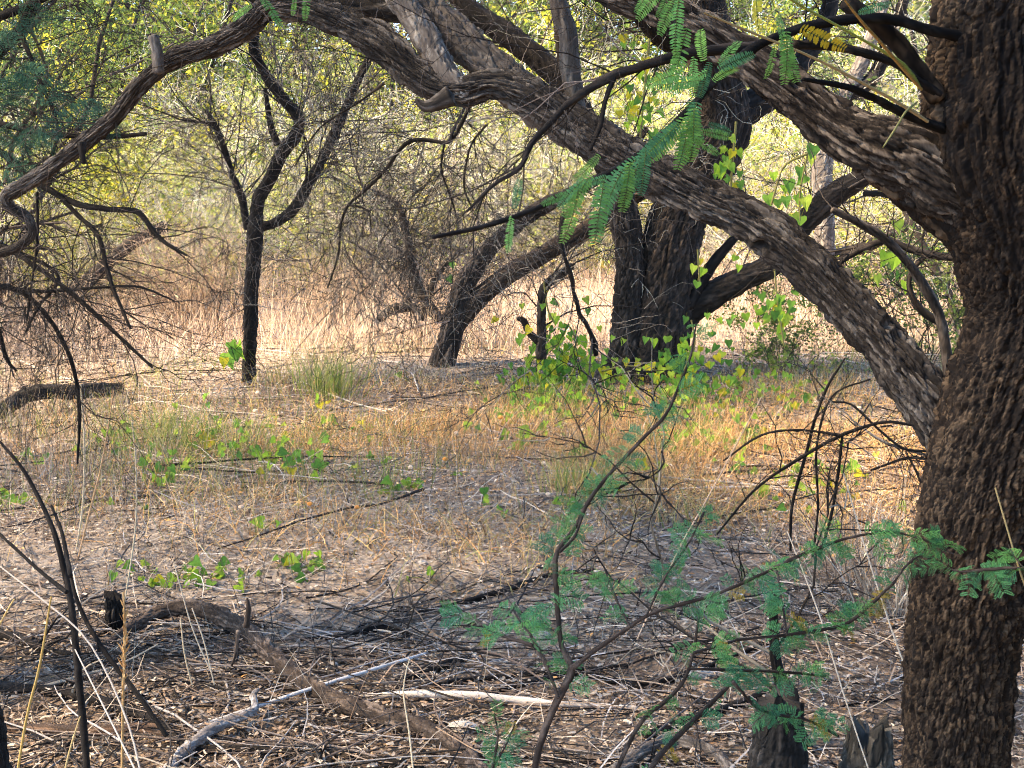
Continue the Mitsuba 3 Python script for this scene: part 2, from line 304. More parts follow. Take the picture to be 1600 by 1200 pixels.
def thin(k, pts, *d): p = air(pts, *d); p[:, 3] *= k; return p
# --- the big tree at the right edge
t = tag(num('mesquite_tree'), 'big rough-barked tree at the right edge with a long limb arching across the view', 'tree')
D = 2.9
trunk = air([(1485, 1420, 100), (1493, 1200, 85), (1504, 1000, 90), (1527, 840, 93), (1556, 690, 97), (1592, 560, 98), (1610, 470, 100), (1600, 350, 118), (1572, 220, 128), (1572, 80, 118), (1580, -60, 108), (1600, -320, 96), (1590, -620, 80)], D)
limb(t + '__trunk', trunk, sides=300, step=.0034, style='scaly', cols=NEAR, amp=.0045, cell=(.0055, .016), amp2=.010, cell2=(.03, .25), amp3=.0085, cell3=(.014, .055), seed=3, lump=.06, flare=.1)
arch = thin(.87, [(1560, 740, 84), (1515, 690, 68), (1472, 645, 56), (1425, 592, 47), (1370, 528, 43), (1310, 462, 42), (1250, 402, 42), (1180, 350, 40), (1100, 312, 38), (1020, 272, 38), (950, 232, 37), (890, 190, 36), (830, 152, 32), (775, 132, 27), (725, 142, 26), (680, 134, 28), (640, 106, 30), (590, 66, 30), (530, 33, 28), (470, 12, 26), (420, 10, 24), (385, 42, 20), (330, 72, 18), (270, 92, 17), (220, 132, 16), (180, 182, 15), (140, 216, 15), (90, 255, 14), (40, 288, 13), (12, 306, 12), (18, 325, 11), (42, 342, 10), (49, 364, 9), (25, 386, 9), (-10, 398, 8), (-80, 430, 7)], 2.95, 3.7)
limb(t + '__limb', arch, sides=150, step=.0034, cols=LIMB, amp=.0048, seed=5, lump=.17, lscale=1.5, cell=(.0045, .035), amp2=.008, cell2=(.020, .30), amp3=.0065, cell3=(.010, .13), pale=.70, knots=((.75, 1.2, .022, .014), (1.15, 4.2, .02, .016), (.42, 2.6, .018, .012)))
up = thin(.88, [(1590, 340, 50), (1510, 300, 60), (1440, 256, 62), (1380, 232, 56), (1310, 200, 45), (1240, 145, 41), (1170, 95, 37), (1100, 50, 34), (1030, 15, 31), (960, -15, 29), (860, -60, 26), (700, -160, 22), (520, -330, 15)], 2.85, 3.3)
limb(t + '__limb_001', up, sides=140, step=.0036, cols=(NEAR[0], (.10, .078, .064), (.30, .25, .21)), amp=.0045, seed=8, lump=.16, cell=(.0045, .04), amp3=.007, cell3=(.011, .11), amp2=.008, cell2=(.025, .2), knots=((.30, 3.9, .03, .02), (.55, 2.2, .02, .012)))
bk = thin(.92, [(1060, 295, 20), (1000, 262, 32), (930, 218, 36), (880, 190, 34), (820, 150, 33), (760, 98, 31), (705, 48, 29), (650, 0, 27), (590, -70, 24), (520, -200, 18)], 3.22, 3.6)
limb(t + '__limb_002', bk, sides=70, step=.006, cols=GREY[:1] + LIMB[1:], amp=.007, seed=9, lump=.12, cell=(.009, .035))
limb(t + '__limb_003', air([(735, 150, 15), (700, 118, 19), (672, 70, 20), (640, 20, 19), (610, -30, 18), (560, -160, 13)], 3.31, 3.5), sides=48, step=.006, cols=GREY, amp=.005, seed=10, cell=(.008, .035))
limb(t + '__limb_004', air([(720, 60, 12), (665, 26, 18), (600, 12, 20), (540, 8, 18), (470, -8, 17), (400, -12, 15), (300, -30, 12)], 3.5, 3.6), sides=48, step=.007, cols=LIMB, amp=.005, seed=12)
limb(t + '__limb_005', air([(1590, 420, 38), (1520, 358, 46), (1450, 304, 40), (1385, 262, 32), (1330, 226, 20), (1285, 190, 8)], 2.9, 2.98), sides=80, step=.006, style='scaly', cols=NEAR, amp=.008, seed=14)
limb(t + '__broken_stub', air([(705, 150, 16), (680, 163, 10), (662, 166, 7), (650, 156, 4)], 3.0), sides=20, step=.006, cols=LIMB, amp=.003, seed=13)
limb(t + '__broken_stub_001', air([(248, 114, 9), (246, 86, 8.5), (240, 56, 8)], 3.42), sides=20, step=.006, cols=GREY, amp=.003, seed=15)
limb(t + '__broken_stub_002', air([(128, 222, 7), (129, 240, 5), (132, 256, 3)], 3.5), sides=14, step=.006, cols=DARK, amp=.002, seed=16)
slim = dict(sides=12, step=.012, style='plain', amp=.0015, lump=.12)
brs = [
 (air([(1560, 82, 10), (1500, 58, 9), (1454, 47, 8), (1375, 28, 8), (1281, 37, 8), (1217, 56, 7), (1161, 86, 7), (1112, 131, 7), (1086, 161, 6), (1045, 202, 6), (1000, 240, 5), (931, 281, 5), (837, 326, 4), (762, 352, 4), (676, 371, 3)], 2.86, 2.15), DARK),
 (air([(1180, 75, 9), (1120, 78, 8), (1055, 88, 8), (987, 109, 7), (954, 120, 8), (894, 157, 6), (864, 187, 5), (830, 225, 5), (812, 262, 4), (770, 290, 3), (730, 330, 2)], 2.75, 2.5), MID),
 (air([(959, 122, 5), (945, 160, 4), (938, 195, 4), (922, 235, 3)], 2.64, 2.6), MID),
 (air([(1322, 2, 13), (1345, 22, 14), (1378, 45, 14), (1405, 70, 14), (1431, 108, 15), (1465, 150, 16)], 2.75, 2.85), NEAR),
 (air([(1240, 70, 7), (1300, 72, 7), (1355, 84, 7), (1400, 100, 6), (1440, 130, 7), (1540, 190, 8)], 2.65, 2.9), MID),
 (air([(1255, 124, 3), (1319, 135, 5), (1367, 154, 6), (1427, 184, 7), (1540, 225, 8)], 2.6, 2.9), DARK),
 (air([(1350, 303, 4), (1385, 305, 4), (1430, 322, 5)], 3.0, 2.9), MID),
 (air([(1700, 900, 5), (1600, 890, 4), (1520, 893, 3)], 2.9, 2.6), MID)]
for i, (p, c) in enumerate(brs[:-1]): limb(num(t + '__branch'), p, cols=c, seed=40 + i, **slim)
for i, (q, c) in enumerate([([(1190, -30, 2), (1245, 5, 2), (1290, 30, 2), (1337, 56, 2), (1412, 101, 3), (1437, 137, 3)], (.30, .33, .07)), ([(1100, 20, 1.6), (1187, 56, 2), (1262, 86, 2), (1337, 124, 2.4), (1399, 158, 2.6), (1450, 190, 2.6)], (.42, .30, .14)), ([(1320, 0, 1.5), (1349, 37, 2.4), (1375, 65, 2.4), (1400, 95, 2.6), (1440, 140, 2.4)], (.45, .27, .08)), ([(1380, 230, 1.5), (1400, 200, 2), (1415, 175, 2), (1432, 160, 2)], (.28, .26, .10))]):
    p = air(q, 2.5, 2.75); mtubes(MB(), *[x for x in resample(p, 14)], [c], 6).put(num(t + '__shoot'), 'dry_material')
limb(t + '__vertical_shoot', air([(905, 185, 14), (894, 130, 15), (890, 90, 15), (886, 49, 14), (876, 20, 14), (862, -40, 12)], 3.36), sides=36, step=.008, cols=GREY[:1] + LIMB[1:], amp=.004, seed=21)
twigs(t + '__twigs', [arch[10:], up[5:], bk[5:], brs[1][0]], 71, rmax=.0017, per=18, L=(.15, .55), lv=3, L2=.5, cols=TWIG_DARK + [(.15, .12, .11)], bend=(0, 0, -.03))
g = rng(7)
def fr(px, py, d, vx, vy, dep=0.0, s=1.0, kind=PINNAE, roll=0.0, label=None):
    hang(t, P(px, py, d), RT * vx - UP * vy + FW * dep, s * g.uniform(.75, 1.0), roll + g.normal(0, .25), kind, g, label, up=(g.normal(0, .3), -1, .35))
# fronds hanging from the thin dark branch (pixel of the root, then the direction right/down)
for q in [(1090, 155, 2.3, -.25, 1, .1, 1.15), (1078, 172, 2.29, -.10, 1, -.1, 1.2), (1084, 165, 2.28, .05, 1, .1, 1.0), (1072, 182, 2.27, -.6, .8, .1, 1.1), (1062, 190, 2.26, -.7, .75, -.2, 1.05),
          (1095, 205, 2.3, 1, .12, .1, .75), (1085, 215, 2.3, .8, .6, 0, .5), (1100, 98, 2.34, -.2, -1, .1, .9), (1085, 85, 2.36, -.1, 1, .1, .9), (1062, -8, 2.4, -.15, 1, 0, 1.15), (1075, 40, 2.4, -.3, 1, .1, 1.0), (1050, -20, 2.4, -.4, 1, 0, .7), (1042, -25, 2.4, -.8, .8, 0, .9),
          (1112, 128, 2.33, .75, -.65, .1, .8), (1120, 110, 2.33, .85, -.5, .15, 1.0), (1108, 110, 2.33, -.7, .35, 0, .9), (1068, 112, 2.34, -.9, .25, .1, .8), (1100, 125, 2.31, -.9, .1, 0, .8),
          (1228, 45, 2.42, .1, 1, 0, 1.15), (1222, 52, 2.42, .25, 1, .1, 1.0), (1215, 20, 2.45, .2, .9, 0, .5),
          (1008, 232, 2.22, -.45, 1, .1, 1.0), (985, 250, 2.2, -.1, 1, 0, 1.1), (975, 262, 2.19, -.5, .9, .1, 1.05), (998, 245, 2.2, -.75, .7, .2, 1.1), (1010, 228, 2.22, -.1, 1, -.1, 1.0), (950, 275, 2.16, -.8, .25, .1, .7), (938, 240, 2.16, -.6, .8, .1, .8),
          (925, 270, 2.15, -.5, .8, 0, .9), (915, 278, 2.14, -.7, .6, .1, .7), (905, 290, 2.12, -.15, 1, 0, 1.0), (945, 275, 2.16, -.15, 1, .1, 1.1), (890, 300, 2.1, -.8, .4, 0, .6), (800, 335, 2.0, -.2, 1, 0, .6), (803, 328, 2.0, .2, -1, 0, .5), (1395, 5, 2.5, -.9, .2, 0, .6), (405, -10, 3.0, .4, .5, 0, .9), (395, 8, 3.0, -.6, .3, 0, .6), (480, -15, 2.9, -.05, 1, 0, .6)]:
    fr(*q)
    if q[2] > 2.25 and g.random() < .4: fr(q[0] + g.normal(0, 14), q[1] + g.normal(0, 10), q[2] + .05, q[3] + g.normal(0, .4), q[4] + g.normal(0, .3), .2, q[6] * .8)
fr(1248, 42, 2.42, 1, .52, 0, 1.15, PINNA_Y, 0.6, 'yellow and green compound leaf turning to autumn colour')
fr(1184, -30, 2.4, -.1, 1, 0, .95, PINNA_G, .5, 'yellowish compound leaf hanging at the top')
crown(t, [(-2.6, 3.0, 4.4, 2.6, 2.2, .9), (1.6, 3.2, 4.9, 1.8, 2.0, .9), (-4.8, 5.0, 4.5, 2.2, 2.2, .9), (.2, 5.4, 4.8, 2.0, 1.6, .8), (-3.0, 6.8, 4.6, 2.0, 1.5, .8), (-3.7, .9, 4.5, 2.1, 2.0, .9), (-1.3, 1.2, 4.6, 1.8, 1.6, .8), (-4.6, -1.2, 4.6, 1.8, 1.6, .8)], 66000, 5, root=trunk[-1, :3])

# --- the thick forked tree in the middle distance
t = tag(num('mesquite_tree'), 'thick dark tree forking from its base in the middle distance, framed under the arching limb', 'tree')
D = 10.4
m1 = air([(1000, 612, 74), (1005, 590, 60), (1018, 550, 54), (1027, 500, 52), (1038, 440, 48), (1050, 375, 45), (1066, 320, 43), (1090, 278, 42), (1115, 235, 43), (1132, 190, 40), (1122, 130, 36), (1108, 70, 34), (1100, 0, 32), (1090, -80, 28), (1100, -200, 20)], D)
limb(t + '__trunk', m1, sides=150, step=.016, style='furrow', cols=MID[:1] + ((.058, .041, .032), (.10, .073, .058)), amp=.013, seed=23, lump=.08, flare=.18, cell=(.014, .06), amp2=.025, cell2=(.07, .45))
limb(t + '__trunk_001', air([(990, 605, 40), (985, 560, 34), (984, 510, 28), (985, 450, 24), (985, 400, 22), (977, 350, 22), (966, 305, 21), (950, 262, 19), (925, 215, 17), (900, 150, 15), (880, 60, 13), (870, -60, 11)], D - .1), sides=80, step=.018, style='furrow', cols=MID, amp=.016, seed=24, lump=.1, cell=(.016, .07))
m3 = air([(1035, 520, 40), (1070, 487, 27), (1110, 463, 22), (1160, 436, 19), (1210, 410, 18), (1246, 362, 17), (1298, 308, 18), (1350, 275, 15), (1420, 215, 12), (1500, 130, 9)], D + .1, D - .8)
limb(t + '__branch', m3, sides=44, step=.02, cols=MID, amp=.012, seed=25)
m4 = air([(1130, 200, 26), (1165, 172, 24), (1200, 148, 20), (1250, 100, 16), (1290, 30, 13), (1310, -60, 10)], D, D + .3)
limb(t + '__branch_001', m4, sides=36, step=.03, cols=DARK, amp=.012, seed=26)
m5 = air([(1108, 75, 24), (1060, 60, 26), (1020, 30, 24), (980, -20, 20), (900, -100, 14)], D - .2, D - .8)
limb(t + '__branch_002', m5, sides=36, step=.03, cols=DARK, amp=.012, seed=27)
limb(t + '__branch_003', air([(1075, 480, 9), (1105, 425, 9), (1130, 392, 8), (1150, 370, 6)], D - .1), sides=16, step=.03, cols=DARK, amp=.006, seed=28)
m6 = air([(985, 420, 10), (940, 250, 12), (900, 150, 16), (850, 100, 18), (800, 60, 18), (740, 20, 16), (690, -30, 13)], D + .2, D + .6)
limb(t + '__branch_004', m6[2:], sides=30, step=.03, cols=DARK, amp=.01, seed=29)
twigs(t + '__twigs', [m1[7:], m3, m4, m5, m6[2:]], 72, rmax=.007, per=22, L=(.5, 1.7), lv=3, cols=TWIG_DARK + TWIG_PALE[:1] + [(.16, .13, .11)], bend=(0, 0, -.05), rmin=.003, L2=.5)
crown(t, [(.5, 8.5, 4.3, 2.6, 1.8, .9), (3.0, 9.5, 4.6, 2.2, 2.4, 1.0), (-1.8, 9.2, 4.6, 2.2, 2.2, .9)], 12000, 6, size=(.06, .1), root=m1[-1, :3])

# --- the small dark forked tree on the left
t = tag(num('small_tree'), 'slender blackish tree on the left with two crooked stems forking at half height', 'tree')
D = 10.1
s1 = air([(386, 614, 18), (388, 600, 14), (390, 540, 12.5), (393, 450, 13), (397, 400, 14), (398, 365, 15), (400, 345, 13), (405, 310, 12), (424, 275, 12), (440, 240, 12), (461, 212, 11), (467, 186, 11), (450, 163, 10), (427, 135, 10), (412, 110, 9), (397, 82, 9), (397, 50, 9), (399, 10, 8), (410, -60, 6)], D, D - .3)
s1[:, 3] *= .82
limb(t + '__trunk', s1, sides=40, step=.016, cols=DARK, amp=.008, seed=31, cell=(.016, .07))
s2 = air([(402, 356, 9), (430, 348, 9), (460, 326, 10), (480, 290, 10), (500, 255, 9), (520, 215, 9), (540, 170, 8), (560, 125, 7), (578, 88, 6), (600, 40, 5), (640, -30, 4)], D, D + .5)
s2[:, 3] *= .82
limb(t + '__branch', s2, sides=28, step=.02, cols=DARK, amp=.006, seed=32)
s3 = air([(386, 358, 6), (378, 310, 6), (362, 270, 5), (348, 225, 5), (336, 195, 4), (322, 172, 3)], D)
limb(t + '__branch_001', s3, sides=16, step=.03, cols=DARK, amp=.004, seed=33)
limb(t + '__branch_002', air([(434, 226, 6), (424, 200, 5), (418, 165, 4), (414, 138, 3)], D), sides=14, step=.03, cols=DARK, amp=.003, seed=34)
twigs(t + '__twigs', [s1[8:], s2, s3], 73, rmax=.006, per=30, L=(.3, 1.5), lv=3, cols=TWIG_DARK + TWIG_PALE[2:3] + [(.2, .17, .15)], bend=(0, 0, -.03), rmin=.0028, L2=.5)
crown(t, [(-2.9, 9.0, 4.4, 2.2, 1.8, .9), (-5.2, 8.6, 4.2, 1.6, 2.0, .8)], 9000, 16, size=(.06, .1), root=s1[-1, :3])

# --- the leaning forked tree in the centre
t = tag(num('leaning_tree'), 'leaning brown tree left of the thick trunk, split low into two limbs slanting right', 'tree')
D = 10.9
l1 = air([(684, 588, 27), (690, 572, 22), (702, 530, 19), (713, 490, 19), (722, 455, 17), (740, 420, 15), (765, 388, 14), (800, 356, 13), (850, 322, 12), (900, 298, 10), (960, 262, 8), (1010, 200, 6)], D, D - .2)
l1[:, 3] *= .92
limb(t + '__trunk', l1, sides=70, step=.012, cols=((.018, .014, .012), (.075, .055, .044), (.18, .145, .12)), amp=.014, seed=35, flare=.15, cell=(.018, .12))
l2 = air([(708, 515, 12), (728, 488, 15), (755, 460, 15), (790, 432, 15), (830, 408, 14), (880, 380, 13), (930, 350, 12), (980, 315, 11), (1030, 285, 9), (1090, 240, 7)], D, D - .4)
limb(t + '__branch', l2, sides=48, step=.015, cols=((.02, .015, .012), (.095, .06, .042), (.18, .14, .11)), amp=.009, seed=36)
twigs(t + '__twigs', [l1[5:], l2[3:]], 74, rmax=.005, per=24, L=(.3, 1.2), lv=3, cols=TWIG_DARK + TWIG_PALE[:3] + [(.2, .17, .15), (.3, .27, .24)], bend=(0, 0, -.06), rmin=.0028, L2=.5)

# --- grey stem behind the arching limb
t = tag(num('small_tree'), 'straight grey-barked stem rising behind the arching limb near the right', 'tree')
D = 13.5
q1 = air([(1300, 505, 17), (1296, 440, 15), (1290, 390, 14), (1288, 330, 15), (1284, 275, 16), (1290, 230, 14), (1310, 170, 12), (1350, 90, 11), (1380, 0, 9), (1390, -90, 7)], D)
limb(t + '__trunk', q1, sides=40, step=.02, cols=GREY, amp=.010, seed=37)
q2 = air([(1290, 400, 8), (1330, 393, 9), (1370, 378, 9), (1420, 350, 7), (1460, 318, 5)], D)
limb(t + '__branch', q2, sides=20, step=.03, cols=MID, amp=.006, seed=38)
q3 = air([(1318, 155, 10), (1365, 120, 11), (1390, 60, 9), (1420, -20, 8)], D)
limb(t + '__branch_001', q3, sides=20, step=.03, cols=DARK, amp=.006, seed=39)
twigs(t + '__twigs', [q1[4:], q2, q3], 75, rmax=.006, per=20, L=(.4, 1.6), lv=3, cols=TWIG_PALE + TWIG_DARK, rmin=.003, L2=.5, bend=(0, 0, -.08))

# --- crooked sapling behind the right trunk
t = tag(num('small_tree'), 'crooked thin brown stem close behind the right trunk, bending over to the left', 'tree')
D = 5.2
c1 = air([(1492, 740, 9), (1487, 640, 9), (1480, 560, 9), (1468, 495, 8), (1445, 450, 8), (1420, 412, 7), (1385, 375, 7), (1345, 350, 6), (1300, 328, 5)], D, D - .2)
limb(t + '__trunk', c1, sides=20, step=.015, cols=MID[:1] + ((.14, .11, .09), (.25, .21, .18)), amp=.003, seed=61)
c2 = air([(1470, 505, 6), (1440, 485, 6), (1422, 455, 5), (1424, 425, 4), (1450, 395, 4)], D)
limb(t + '__branch', c2, sides=14, step=.02, cols=MID, amp=.002, seed=62)
c3 = air([(1370, 365, 5), (1420, 388, 6), (1465, 400, 6), (1520, 405, 6)], D)
limb(t + '__branch_001', c3, sides=14, step=.02, cols=MID, amp=.002, seed=63)
c4 = air([(1385, 375, 5), (1355, 385, 5), (1325, 402, 4), (1290, 430, 3)], D)
limb(t + '__branch_002', c4, sides=14, step=.02, cols=MID, amp=.002, seed=64)
twigs(t + '__twigs', [c1[4:], c2, c3, c4], 76, rmax=.0028, per=9, L=(.15, .5), lv=2, cols=TWIG_DARK, rmin=.0014)

# --- tree leaning in from beyond the left edge
t = tag(num('overhanging_tree'), 'dark twiggy branches with blue-green feathery leaves reaching in from the left edge', 'tree')
o1 = np.array([[-2.9, 3.2, -.05, .16], [-2.75, 3.45, .8, .13], [-2.45, 3.85, 1.5, .12], [-2.15, 4.2, 2.1, .10], [-2.3, 4.3, 3.2, .09], [-2.6, 4.6, 4.4, .06]])
limb(t + '__trunk', o1, sides=60, step=.02, cols=DARK, amp=.01, seed=65, flare=.3)
ob = [air([(-220, 150, 14), (-80, 160, 10), (0, 78, 10), (30, 48, 9), (52, 8, 9), (70, -50, 8)], 4.2, 4.0), air([(-200, 90, 9), (-60, 50, 8), (0, 26, 7), (50, 6, 6), (110, -25, 5)], 4.2, 3.9),
      air([(-200, 190, 7), (-60, 190, 6), (0, 194, 5), (60, 207, 5), (120, 212, 4.5), (180, 213, 4), (228, 209, 3)], 4.2, 3.8),
      air([(-220, 200, 9), (-60, 225, 7), (0, 238, 6), (40, 272, 6), (75, 295, 5), (120, 318, 5), (170, 327, 4.5), (215, 331, 4.5), (240, 362, 4), (262, 382, 3), (292, 399, 2)], 4.2, 3.8),
      air([(92, 305, 4.5), (120, 335, 4.5), (152, 366, 5), (165, 410, 4.5), (176, 448, 4), (190, 482, 3.5), (204, 514, 2.5)], 3.95, 3.8),
      air([(-220, 380, 8), (-60, 375, 6), (0, 384, 5), (50, 412, 5), (95, 445, 5), (140, 482, 4.5), (180, 520, 4), (238, 574, 2.5)], 4.2, 3.9),
      air([(-220, 430, 7), (-60, 445, 5), (0, 449, 4), (60, 455, 4), (120, 452, 3.5), (170, 448, 3), (220, 449, 2.5), (272, 470, 1.5)], 4.3, 4.0),
      air([(-200, 410, 7), (-40, 440, 6), (30, 455, 5), (72, 492, 4.5), (104, 545, 4.5), (120, 600, 4), (124, 660, 3.5), (121, 725, 2)], 4.25, 4.1),
      air([(58, 300, 3.5), (58, 380, 3), (50, 440, 2.5), (42, 500, 2)], 3.95, 3.9), air([(-60, 480, 5), (-10, 500, 4.5), (10, 560, 4), (26, 580, 2.5)], 4.2),
      air([(-60, 360, 5), (20, 390, 4), (90, 430, 3.5), (60, 480, 3), (40, 520, 2)], 4.3, 4.1), air([(30, 45, 5), (60, 120, 4), (90, 200, 3.5), (75, 260, 3)], 4.0, 3.9)]
for p in ob[4:]: p[:, 3] *= .78
for i, p in enumerate(ob): limb(num(t + '__branch'), p, cols=DARK, seed=80 + i, sides=10, step=.015, style='plain', amp=.0012)
twigs(t + '__twigs', ob, 77, rmax=.0020, per=13, L=(.14, .6), lv=3, cols=TWIG_DARK, rmin=.001, L2=.5, bend=(0, 0, -.04))
for px, py, n, sp in [(25, 95, 6, 30), (85, 165, 9, 38), (30, 215, 8, 35), (10, 140, 6, 28), (60, 200, 6, 30), (8, 260, 5, 25), (110, 150, 5, 25), (10, 60, 5, 40), (40, 30, 4, 30)]:
    for k in range(n):
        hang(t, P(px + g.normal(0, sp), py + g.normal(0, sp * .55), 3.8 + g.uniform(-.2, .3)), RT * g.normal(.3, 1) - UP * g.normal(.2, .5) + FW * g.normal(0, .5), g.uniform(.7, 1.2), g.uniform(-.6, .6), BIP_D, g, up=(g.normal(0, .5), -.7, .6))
crown(t, [(-4.2, 4.5, 4.6, 1.9, 2.4, .9), (-6.5, 5.5, 4.4, 1.8, 2.4, .9), (-4.5, 7.5, 4.8, 1.8, 1.6, .8)], 8000, 17, root=o1[-1, :3])

# --- leafy thicket just outside the right edge of the view, which keeps the big trunk's right side dark
t = tag(num('thicket_tree'), 'dense leafy small tree close on the right, outside the view', 'tree')
h0 = np.array([[2.5, 1.7, -.1, .13], [2.5, 1.7, .9, .11], [2.45, 1.65, 1.8, .09], [2.4, 1.6, 3.0, .05]])
limb(t + '__trunk', h0, sides=30, step=.03, cols=DARK, seed=66)
crown(t, [(2.15, 2.2, 1.7, .5, .7, 1.4), (1.95, 1.0, 1.8, .5, .7, 1.4), (2.6, 1.6, 3.4, .8, 1.1, .9), (1.7, -.1, 1.8, .6, .8, 1.4), (.9, -1.5, 1.9, .9, .5, 1.3), (1.78, 2.75, 1.7, .20, .45, 1.5), (1.45, 1.95, 1.7, .20, .4, 1.5), (1.2, 1.1, 1.7, .22, .4, 1.4)], 60000, 18, cols=((.05, .08, .025), (.04, .07, .02)), root=h0[-2, :3])

# ------------------------------------------------------------------ thicket behind the clearing
def shrub_group(name, seed, w, h, nst, leafn, twc, lfc, lsize=(.05, .10), trunk=False, arch=.0, base=.0, fill=1.0, per=(5, 4), rmin=.0055):
    g = rng(seed); wd, lf = MB(), MB()
    a = g.uniform(0, 2 * np.pi, nst); rr = w * .18 * np.sqrt(g.random(nst)); b = np.stack([rr * np.cos(a), rr * np.sin(a), np.full(nst, -.1)], 1)
    d = np.stack([np.cos(a) * g.uniform(.1, .75, nst), np.sin(a) * g.uniform(.1, .75, nst), np.ones(nst)], 1)
    if trunk: d[:, :2] *= .7
    P0 = walk(b, d, h * g.uniform(.65, 1.05, nst), 9, g, .16, (0, 0, -arch)); R0 = (h * (.010 if trunk else .0045) * g.uniform(.6, 1.3, nst))[:, None] * np.linspace(1, .3, 9)[None]
    mtubes(wd, P0, R0, pick(g, nst, twc), 5)
    P1, R1 = grow(P0, R0, g, per[0], (h * .18, h * .42), rf=.6, wig=.25, bend=(0, 0, -.05 - arch), t0=.12, rmin=rmin); mtubes(wd, P1, R1, pick(g, len(P1), twc), 3)
    P2, R2 = grow(P1, R1, g, per[1], (h * .06, h * .2), rf=.6, wig=.3, bend=(0, 0, -.08), rmin=rmin * .75, K=5); mtubes(wd, P2, R2, pick(g, len(P2), twc), 3)
    scene[name] = {'type': 'shapegroup', 'branches': wd.shape('bark_material', True)}
    if leafn:
        pts = P2.reshape(-1, 3); k = g.integers(0, len(pts), leafn)
        cl = meshkit.fbm(pts[k] * 1.1 + seed, 2, seed); keep = (g.random(leafn) < .04 + 4.5 * np.clip(cl - .42, 0, 1)) & (pts[k][:, 2] > base * h)
        q = pts[k][keep] + g.normal(0, .05, (keep.sum(), 3)); L = g.uniform(*lsize, len(q))
        ci = np.clip((meshkit.noise(q * 1.1 + 5, seed + 2) * len(lfc) * 1.1 + g.normal(0, .5, len(q))).astype(int), 0, len(lfc) - 1)
        leafquads(lf, q, g.normal(0, 1, (len(q), 3)) * [1, 1, .7], L, L * .5, np.asarray(lfc)[ci] * np.exp(g.normal(0, .2, (len(q), 1))), g)
        scene[name]['foliage'] = lf.shape('leaf_material', False)
YG = [(.54, .52, .06), (.38, .43, .06), (.66, .58, .07), (.15, .20, .04)]
GR = [(.16, .22, .06), (.24, .32, .07), (.10, .15, .05), (.36, .40, .08)]
PG = [(.48, .52, .14), (.60, .60, .20), (.34, .42, .11), (.62, .54, .14)]
shrub_group('yellow_shrub_shape', 101, 3.2, 3.4, 26, 17000, TWIG_PALE, YG)
shrub_group('yellow_shrub_shape_b', 102, 3.4, 3.8, 26, 17000, TWIG_PALE + TWIG_DARK[1:], YG[:3] + GR[1:2])
shrub_group('pale_shrub_shape', 103, 3.0, 3.0, 44, 11000, TWIG_PALE, PG, arch=.05)
shrub_group('bare_shrub_shape', 104, 3.0, 3.2, 50, 1800, TWIG_PALE + [(.40, .33, .24)], PG, arch=.08)
shrub_group('green_tree_shape', 105, 4.5, 6.6, 9, 26000, TWIG_DARK + TWIG_PALE[2:3], GR, lsize=(.06, .12), trunk=True, per=(12, 8), rmin=.006)
shrub_group('green_tree_shape_b', 106, 4.5, 6.0, 8, 24000, TWIG_DARK + TWIG_PALE[2:3], YG[1:] + GR[:2], lsize=(.06, .12), trunk=True, per=(12, 8), rmin=.006)
shrub_group('green_shrub_shape', 107, 2.4, 2.2, 22, 9000, TWIG_DARK, GR)
shrub_group('brown_shrub_shape', 108, 1.7, 1.55, 130, 0, [(.40, .29, .19), (.28, .20, .14), (.54, .43, .30), (.20, .14, .10)], GR, arch=.02, per=(3, 2), rmin=.003)
shrub_group('twig_shrub_shape', 109, 2.6, 2.6, 12, 0, TWIG_DARK + [(.17, .14, .12), (.26, .22, .19)], GR, arch=.05, per=(8, 5), rmin=.0032)
shrub_group('feathery_tree_shape', 110, 3.6, 5.4, 5, 22000, TWIG_DARK, [(.10, .16, .06), (.07, .12, .05), (.16, .22, .06)], lsize=(.03, .06), trunk=True, per=(12, 9), rmin=.004, base=.38)
def inst(key, group, x, y, s=1.0, rot=0.0, sz=None):
    scene[key] = {'type': 'instance', 's': {'type': 'ref', 'id': group}, 'to_world': S4().translate([x, y, float(gh(x, y))]).rotate([0, 0, 1], rot).scale([s, s, sz or s])}
    return key
g = rng(500)
def bed(name, groups, spots, label, cat, grp):
    for i, (x, y, s) in enumerate(spots):
        lab = label
        if '{}' in label:
            px = 800 + x / y * FPX; k = sum(px > q for q in (-150, 250, 480, 720, 1000, 1250, 1750))
            lab = label.format('nearest row' if y < 19 else 'middle row' if y < 25 else 'farther row' if y < 33 else 'farthest row', ['outside the view on the left', 'at the far left', 'behind the slender black tree', 'behind the leaning brown tree', 'just left of the thick tree', 'just right of the thick tree', 'behind the right trunk', 'outside the view on the right'][k])
        tag(inst(num(name), groups[i % len(groups)], x, y, s, float(g.uniform(0, 360)), s * g.uniform(.9, 1.15)), lab, cat, grp)
bed('yellow_shrub', ['yellow_shrub_shape', 'yellow_shrub_shape_b'], [(-8.6, 19.5, 1.0), (-6.0, 20.5, 1.05), (-3.4, 22.5, 1.0), (-1.0, 24.5, 1.0), (1.6, 25.0, 1.05), (4.2, 25.2, 1.0), (7.0, 24.0, 1.05), (9.4, 23, 1.0), (-11, 21, 1.1), (-4.6, 26.5, 1.3), (.2, 28, 1.35), (3.4, 28.4, 1.3), (-8, 25.5, 1.3), (6.6, 28, 1.3), (11.6, 25, 1.2), (-2.2, 29, 1.4), (9.6, 27, 1.3), (-11.2, 25, 1.4), (-5.2, 17.6, .7), (-7.4, 17.8, .75), (-3.7, 19.0, .75), (4.4, 18.4, .6), (6.0, 19.2, .75), (-1.6, 20.6, .65), (2.6, 21.4, .7), (.6, 21, .6)],
    'sunlit yellow-green shrub in the {} of the thicket {}', 'shrub', 'yellow-green shrubs behind the clearing')
